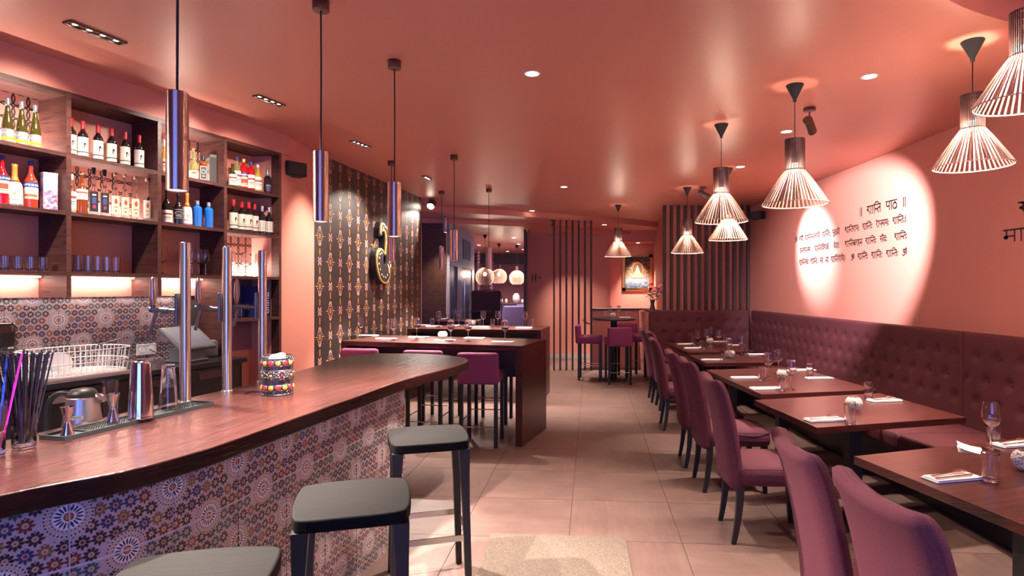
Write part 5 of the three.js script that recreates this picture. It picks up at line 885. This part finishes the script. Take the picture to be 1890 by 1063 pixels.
const cnt = (k) => (nTable[k] = (nTable[k] ?? -1) + 1);
function globe(at, label) { const t = thing('candle_globe', label, 'candle holder', at, rnd() * 6, 'mosaic candle globes'); obj('mosaic_shell', globeShell, mosaic, t); obj('glass_bowl', globeGlass, dimGlass, t); obj('tealight', cyl(0.018, 0.014, 0, 0.012, 0, 14), M.wax, t); }
function setTable(place, H, turn, d, small) {
  const y = H + 0.0005, P = ([px, py], h = H) => { const p = onH(px, py, h); p[1] = y; return p; };
  (d.nap ?? []).forEach((q, i) => {
    const at = P(q), o = obj('napkin', napGeo, M.linen); o.position.set(...at); o.rotation.y = turn + (q[2] ?? 0); if (small) o.scale.set(0.85, 1, 0.85);
    tag(o, `${ord(i)} folded white napkin on ${place}`, 'napkin', 'folded napkins');
    if (d.cut) { const c = Math.cos(o.rotation.y), s = Math.sin(o.rotation.y), off = (a, b) => [at[0] + a * c + b * s, y + 0.0155, at[2] - a * s + b * c];
      const f = obj('fork', forkGeo, M.chrome); f.position.set(...off(0.005, -0.018)); f.rotation.y = o.rotation.y + 0.12; tag(f, `fork lying on the ${ord(i)} napkin of ${place}`, 'fork', 'forks');
      const k = obj('knife', knifeGeo, M.chrome); k.position.set(...off(0.0, 0.016)); k.rotation.y = o.rotation.y + 0.08; tag(k, `knife lying on the ${ord(i)} napkin of ${place}`, 'knife', 'knives'); }
  });
  (d.tum ?? []).forEach((q, i) => glassAt(TG, 'tumbler', P(q), `${ord(i)} water tumbler on ${place}`, 'water tumblers'));
  (d.wine ?? []).forEach((q, i) => glassAt(small ? WGS : WG, 'wine_glass', P(q), `${ord(i)} wine glass on ${place}`, 'wine glasses on the tables'));
  (d.globe ?? []).forEach((q, i) => globe(P(q), `white mosaic candle globe on ${place}`));
}
setTable('the nearest dining table', TH, 0.22, { nap: [[1757, 884], [1874, 822]], cut: 1, wine: [[1829, 829]], tum: [[1828, 888], [1834, 815]], globe: [[1893, 868]] });
setTable('the second dining table from the camera', TH, 0.16, { nap: [[1521, 776], [1632, 740]], cut: 1, tum: [[1569, 783], [1603, 735]], globe: [[1576, 757]] });
setTable('the third dining table from the camera', TH, 0.06, { nap: [[1374, 698], [1412, 718], [1482, 684], [1512, 699]], tum: [[1407, 702], [1445, 721], [1495, 695]], wine: [[1418, 699], [1437, 690], [1460, 718]], globe: [[1445, 700]] });
setTable('the fourth dining table from the camera', TH, 0.04, { nap: [[1314, 665], [1397, 655]], tum: [[1335, 666], [1378, 655]], wine: [[1345, 661], [1369, 656]], globe: [[1348, 660]] });
setTable('the farthest dining table', TH, 0.03, { nap: [[1264, 635.5], [1278, 643], [1324, 631], [1356, 637.5]], tum: [[1280, 637], [1296, 645], [1337, 630]], wine: [[1288, 640], [1304, 638], [1312, 630.5], [1327, 639]], globe: [[1310, 634.5]] });
setTable('the near high table', HT, -0.2, { nap: [[681, 620], [713, 626], [773, 623], [821, 629], [876, 624.5], [928, 632]], wine: [[665, 623], [726, 628], [769, 625], [832, 630], [864, 630], [932, 631]], globe: [[817, 625.5]] });
setTable('the second high table', HT, -0.1, { nap: [[783, 600.5], [801, 603], [852, 601], [886, 604], [967, 605.5]], wine: [[810, 604], [847, 602], [892, 604], [919, 603.5], [969, 605]], tum: [[798, 601], [909, 603.5], [981, 604]], globe: [[872, 601]] });
setTable('the farthest high table', HT, 0, { nap: [[818, 589]], wine: [[838, 590], [850, 590]], tum: [[826, 590.5]] }, true);
setTable('the round table', 1.05, 0, { nap: [[1153, 586.5]], wine: [[1126, 587], [1142, 586]], tum: [[1117, 586.5], [1156, 586]], globe: [[1131, 586.5]] }, true);
{
  const card = std(0xffffff, 0.7, { map: canvas(256, 160, (c, w, h) => { c.fillStyle = '#e6ebee'; c.fillRect(0, 0, w, h); c.fillStyle = '#9aa4ac'; for (let i = 0; i < 5; i++) c.fillRect(w * 0.4, h * (0.3 + i * 0.1), w * (0.3 + 0.1 * (i % 2)), h * 0.02); c.fillStyle = '#7d8a92'; c.fillRect(w * 0.42, h * 0.16, w * 0.25, h * 0.05); }) });
  const at = onH(1790, 831, TH), t = thing('menu_card', 'folded white menu card lying open on the nearest dining table', 'card', [at[0], TH + 0.001, at[2]], -0.55);
  obj('lower_leaf', bx(0.1, 0.0012, 0.145, 0, 0.0008, 0), M.white, t);
  const g = new THREE.BoxGeometry(0.1, 0.0012, 0.145, 6, 1, 1), p = g.attributes.position; for (let i = 0; i < p.count; i++) { const k = (p.getX(i) + 0.05) / 0.1; p.setY(i, p.getY(i) + 0.002 + 0.022 * (1 - k) * (1 - k)); } g.computeVertexNormals(); obj('upper_leaf', g, card, t);
}
// ---------- emblem on the patterned wall ----------
{
  const a = Math.atan2(PW[1][1] - PW[0][1], PW[1][0] - PW[0][0]), t = thing('wall_emblem', 'large hooked letter emblem with gold border on the patterned wall', 'sign', [-2.085, 2.0, -7.6], a);
  // local x runs away from the camera along the wall, local z faces the room
  const sx = 0.5, sy = 0.8, pts = [[0.27, 0.76], [0.29, 0.88], [0.36, 0.97], [0.47, 0.99], [0.6, 0.95], [0.72, 0.92], [0.85, 0.94], [0.96, 0.92], [0.97, 0.7], [0.97, 0.38], [0.92, 0.2], [0.8, 0.08], [0.62, 0.02], [0.42, 0.04], [0.24, 0.11], [0.1, 0.24], [0.04, 0.38], [0.1, 0.5], [0.24, 0.57], [0.38, 0.57], [0.5, 0.53], [0.58, 0.5], [0.6, 0.62], [0.59, 0.76], [0.52, 0.85], [0.42, 0.85], [0.34, 0.8]].map(([x, y]) => new THREE.Vector2((x - 0.5) * sx, (y - 0.5) * sy));
  const curve = new THREE.SplineCurve([...pts, pts[0]]).getPoints(140), make = (inset, d) => { const s = new THREE.Shape(curve); const h = new THREE.Path(); h.absellipse(-0.005, -0.085, 0.07, 0.1, 0, Math.PI * 2, true); s.holes.push(h); return new THREE.ExtrudeGeometry(s, { depth: d, bevelEnabled: true, bevelSize: 0.004, bevelThickness: 0.004, bevelOffset: -inset, bevelSegments: 2 }); };
  obj('backing', make(-0.004, 0.06), M.black, t); obj('gold_border', make(0.006, 0.012).translate(0, 0, 0.066), M.goldpaint, t); obj('face', make(0.03, 0.006).translate(0, 0, 0.08), std([0.03, 0.024, 0.026], 0.4), t);
  const dot = new THREE.CylinderGeometry(0.011, 0.011, 0.004, 10).rotateX(Math.PI / 2), oval = new THREE.CylinderGeometry(0.02, 0.02, 0.004, 14).rotateX(Math.PI / 2).scale(0.8, 2.2, 1);
  for (const [x, y] of [[0.4, 0.9], [0.52, 0.93], [0.36, 0.86], [0.15, 0.42], [0.2, 0.48], [0.13, 0.33], [0.2, 0.24], [0.3, 0.16], [0.42, 0.13], [0.54, 0.12], [0.65, 0.16], [0.3, 0.5]]) obj('dot', dot, std([0.8, 0.62, 0.58], 0.5), t).position.set((x - 0.5) * sx, (y - 0.5) * sy, 0.092);
  for (const [x, y] of [[0.78, 0.84], [0.78, 0.62], [0.78, 0.4], [0.76, 0.24]]) obj('oval', oval, M.goldpaint, t).position.set((x - 0.5) * sx, (y - 0.5) * sy, 0.092);
  for (const [x, y] of [[0.7, 0.73], [0.86, 0.73], [0.7, 0.51], [0.86, 0.51], [0.7, 0.31], [0.85, 0.31]]) { const m = obj('petal', oval, std([0.8, 0.62, 0.58], 0.5), t); m.scale.set(0.6, 0.6, 1); m.rotation.z = x > 0.78 ? -0.5 : 0.5; m.position.set((x - 0.5) * sx, (y - 0.5) * sy, 0.092); }
}
// ---------- writing on the right wall: strokes built as thin raised ribbons ----------
const arc = (cx, cy, rx, ry, a0, a1, n = 10) => Array.from({ length: n + 1 }, (_, i) => { const a = (a0 + (a1 - a0) * i / n) * Math.PI / 180; return [cx + rx * Math.cos(a), cy + ry * Math.sin(a)]; });
const bar = (x, y0 = 1, y1 = 0) => [[x, y0], [x, y1]];
const GL = {   // width, strokes (head line is drawn over letters with h = 1)
  sh: [0.74, 1, [[[0.1, 0.92], [0.24, 1.0], [0.34, 0.88], [0.26, 0.72], [0.1, 0.68], [0.08, 0.56], [0.22, 0.52], [0.4, 0.3], [0.44, 0.02]], bar(0.64)]],
  A: [0.3, 1, [bar(0.18)]], n: [0.24, 1, [[[0.0, 0.5], [0.24, 0.5]], arc(0.06, 0.46, 0.05, 0.06, 0, 360, 8)]],
  N: [0.55, 1, [[[0.04, 0.5], [0.44, 0.5]], arc(0.09, 0.46, 0.05, 0.06, 0, 360, 8), bar(0.44)]],
  t: [0.56, 1, [[[0.46, 0.62], [0.24, 0.62], [0.1, 0.46], [0.1, 0.24], [0.2, 0.06]], bar(0.46)]], T: [0.26, 1, [[[0.26, 0.62], [0.12, 0.6], [0.02, 0.4], [0.1, 0.1]]]],
  i: [0.3, 1, [bar(0.16), [[0.16, 1.0], [0.24, 1.22], [0.46, 1.34], [0.7, 1.24], [0.88, 1.0]]]], I: [0.3, 1, [bar(0.16), [[0.16, 1.0], [0.08, 1.22], [-0.14, 1.32], [-0.36, 1.2], [-0.4, 1.04]]]],
  p: [0.62, 1, [[[0.12, 1], [0.12, 0.62], [0.22, 0.44], [0.4, 0.44], [0.52, 0.54]], bar(0.52)]], th: [0.66, 1, [[[0.34, 1], [0.34, 0.7]], arc(0.34, 0.36, 0.26, 0.34, 90, 450, 18)]],
  r: [0.46, 1, [[[0.2, 1], [0.32, 0.86], [0.28, 0.66], [0.1, 0.58], [0.2, 0.48], [0.42, 0.04]]]], g: [0.6, 1, [[[0.16, 1], [0.16, 0.4], [0.08, 0.3]], bar(0.5)]],
  d: [0.5, 1, [[[0.3, 1], [0.3, 0.8], [0.14, 0.7], [0.08, 0.5], [0.2, 0.36], [0.36, 0.44], [0.3, 0.3], [0.42, 0.06]]]], dh: [0.62, 1, [[[0.12, 1], [0.24, 0.92], [0.22, 0.74], [0.1, 0.66], [0.24, 0.6], [0.1, 0.48], [0.24, 0.34], [0.5, 0.46]], bar(0.52)]],
  y: [0.62, 1, [[[0.1, 0.94], [0.26, 0.84], [0.22, 0.64], [0.1, 0.54], [0.24, 0.4], [0.5, 0.5]], bar(0.52)]], v: [0.56, 1, [arc(0.26, 0.48, 0.2, 0.24, 40, 330, 14), bar(0.46)]], b: [0.56, 1, [arc(0.26, 0.48, 0.2, 0.24, 40, 330, 14), bar(0.46), [[0.1, 0.64], [0.42, 0.34]]]],
  s: [0.66, 1, [[[0.16, 1], [0.26, 0.84], [0.2, 0.64], [0.08, 0.56], [0.2, 0.46], [0.34, 0.08]], [[0.22, 0.55], [0.56, 0.55]], bar(0.56)]], m: [0.6, 1, [[[0.14, 1], [0.14, 0.34]], arc(0.12, 0.38, 0.07, 0.09, 0, 360, 10), [[0.14, 0.46], [0.5, 0.46]], bar(0.5)]],
  h: [0.54, 1, [[[0.32, 1], [0.32, 0.84], [0.12, 0.74], [0.3, 0.6], [0.14, 0.42], [0.3, 0.28], [0.4, 0.36], [0.28, 0.1], [0.44, -0.1]]]], x: [0.7, 1, [[[0.14, 1], [0.2, 0.7], [0.08, 0.5], [0.3, 0.44], [0.14, 0.2], [0.36, 0.14]], bar(0.58), [[0.3, 0.44], [0.58, 0.5]]]],
  e: [0, 0, [[[-0.1, 1.0], [-0.2, 1.18], [-0.42, 1.32]]]], au: [0.28, 1, [bar(0.18), [[0.18, 1], [0.06, 1.2], [-0.12, 1.32]], [[0.18, 1], [0.0, 1.12], [-0.2, 1.18]]]], R: [0, 0, [[[-0.14, 1], [-0.2, 1.2], [-0.06, 1.28], [0.02, 1.14]]]], u: [0, 0, [[[-0.4, -0.02], [-0.26, -0.18], [-0.14, -0.06], [-0.1, -0.22]]]],
  ':': [0.3, 0, [arc(0.14, 0.66, 0.03, 0.04, 0, 360, 8), arc(0.14, 0.18, 0.03, 0.04, 0, 360, 8)]], '|': [0.24, 0, [bar(0.12, 1.05, -0.02)]],
  om: [0.95, 0, [[[0.1, 0.86], [0.28, 0.98], [0.42, 0.82], [0.3, 0.62], [0.16, 0.58], [0.36, 0.54], [0.46, 0.32], [0.34, 0.08], [0.14, 0.06], [0.04, 0.22]], [[0.36, 0.54], [0.56, 0.5], [0.66, 0.66], [0.8, 0.6], [0.78, 0.34], [0.62, 0.26]], [[0.5, 0.96], [0.64, 0.86], [0.8, 0.98]], arc(0.66, 1.08, 0.035, 0.05, 0, 360, 8)]], ' ': [0.34, 0, []], '_': [0.7, 0, []],
};
function ribbon(strokes, w, place) {                               // strokes in metres (u, v) -> flat raised ribbons
  const pos = [];
  for (const st of strokes) {
    const v = st.map(([a, b]) => new THREE.Vector3(a, b, 0)), c = v.length > 2 ? new THREE.CatmullRomCurve3(v, false, 'centripetal').getPoints((v.length - 1) * 3) : v;
    for (let i = 0; i < c.length - 1; i++) {
      const a = c[i], b = c[i + 1], dx = b.x - a.x, dy = b.y - a.y, L = Math.hypot(dx, dy) || 1, nx = -dy / L * w / 2, ny = dx / L * w / 2, ex = dx / L * w * 0.3, ey = dy / L * w * 0.3, q = [[a.x - ex + nx, a.y - ey + ny], [a.x - ex - nx, a.y - ey - ny], [b.x + ex - nx, b.y + ey - ny], [b.x + ex + nx, b.y + ey + ny]].map(([p, r]) => place(p, r));
      pos.push(...q[0], ...q[1], ...q[2], ...q[0], ...q[2], ...q[3]);
    }
  }
  const g = new THREE.BufferGeometry(); g.setAttribute('position', new THREE.Float32BufferAttribute(pos, 3)); g.computeVertexNormals(); return g;
}
const ink = std([0.035, 0.018, 0.02], 0.6);
function writeLine(parent, text, z0, z1, headY, size) {              // from depth z0 to z1 along the right wall
  const tokens = text.split(/\s+/).map((k) => k), W0 = tokens.reduce((s, k) => s + GL[k][0], 0), k = Math.abs(z0 - z1) / W0, strokes = []; let x = 0;
  for (const tk of tokens) { const [w, head, st] = GL[tk]; for (const s of st) strokes.push(s.map(([a, b]) => [(x + a) * k, (b - 1) * size])); if (head) strokes.push([[x * k, 0], [(x + w) * k, 0]]); x += w; }
  return obj('text_line', ribbon(strokes, size * 0.15, (u, v) => [3.577, headY + v, -(z0 - u)]), ink, parent);
}
{
  const SH2 = 'sh A i n T', t = thing('wall_lettering', 'four lines of dark painted script on the spotlit pink wall', 'lettering');
  const S = 'sh A i n t', SV = S + ' :';
  writeLine(t, `| | ${' '.trim()} _ ${S} _ p A th _ | |`.replace(/\s+/g, ' '), 6.71, 5.85, 2.452, 0.088);
  writeLine(t, `om _ d y au _ ${S} r N t r i x _ ${SV} _ p u th v I _ _ ${S} r A p : _ ${SV} _ r e A p dh y : _ ${SV} |`, 8.42, 5.85, 2.272, 0.066);
  writeLine(t, `v N s p t y _ _ ${S} i R v sh v e _ _ d e v A : _ _ ${S} b r h m _ ${SV} _ s R v : _ _ ${SV}`, 8.26, 5.83, 2.107, 0.066);
  writeLine(t, `${S} r e v _ ${SV} _ m A _ m A _ ${S} r e i dh | | _ _ om _ ${SV} _ ${SV} _ ${SV} _ om`, 8.28, 5.83, 1.945, 0.066);
  const r = thing('wall_lettering', 'second block of dark painted script cut by the frame edge', 'lettering');
  writeLine(r, `s h _ N A v v t u _ s h _ N au _ b u N T u`, 4.475, 2.6, 2.195, 0.088);
  writeLine(r, `m A _ i v d v i sh A v h e | |`, 4.62, 3.2, 2.0, 0.088);
}
renderer.render(scene, camera);
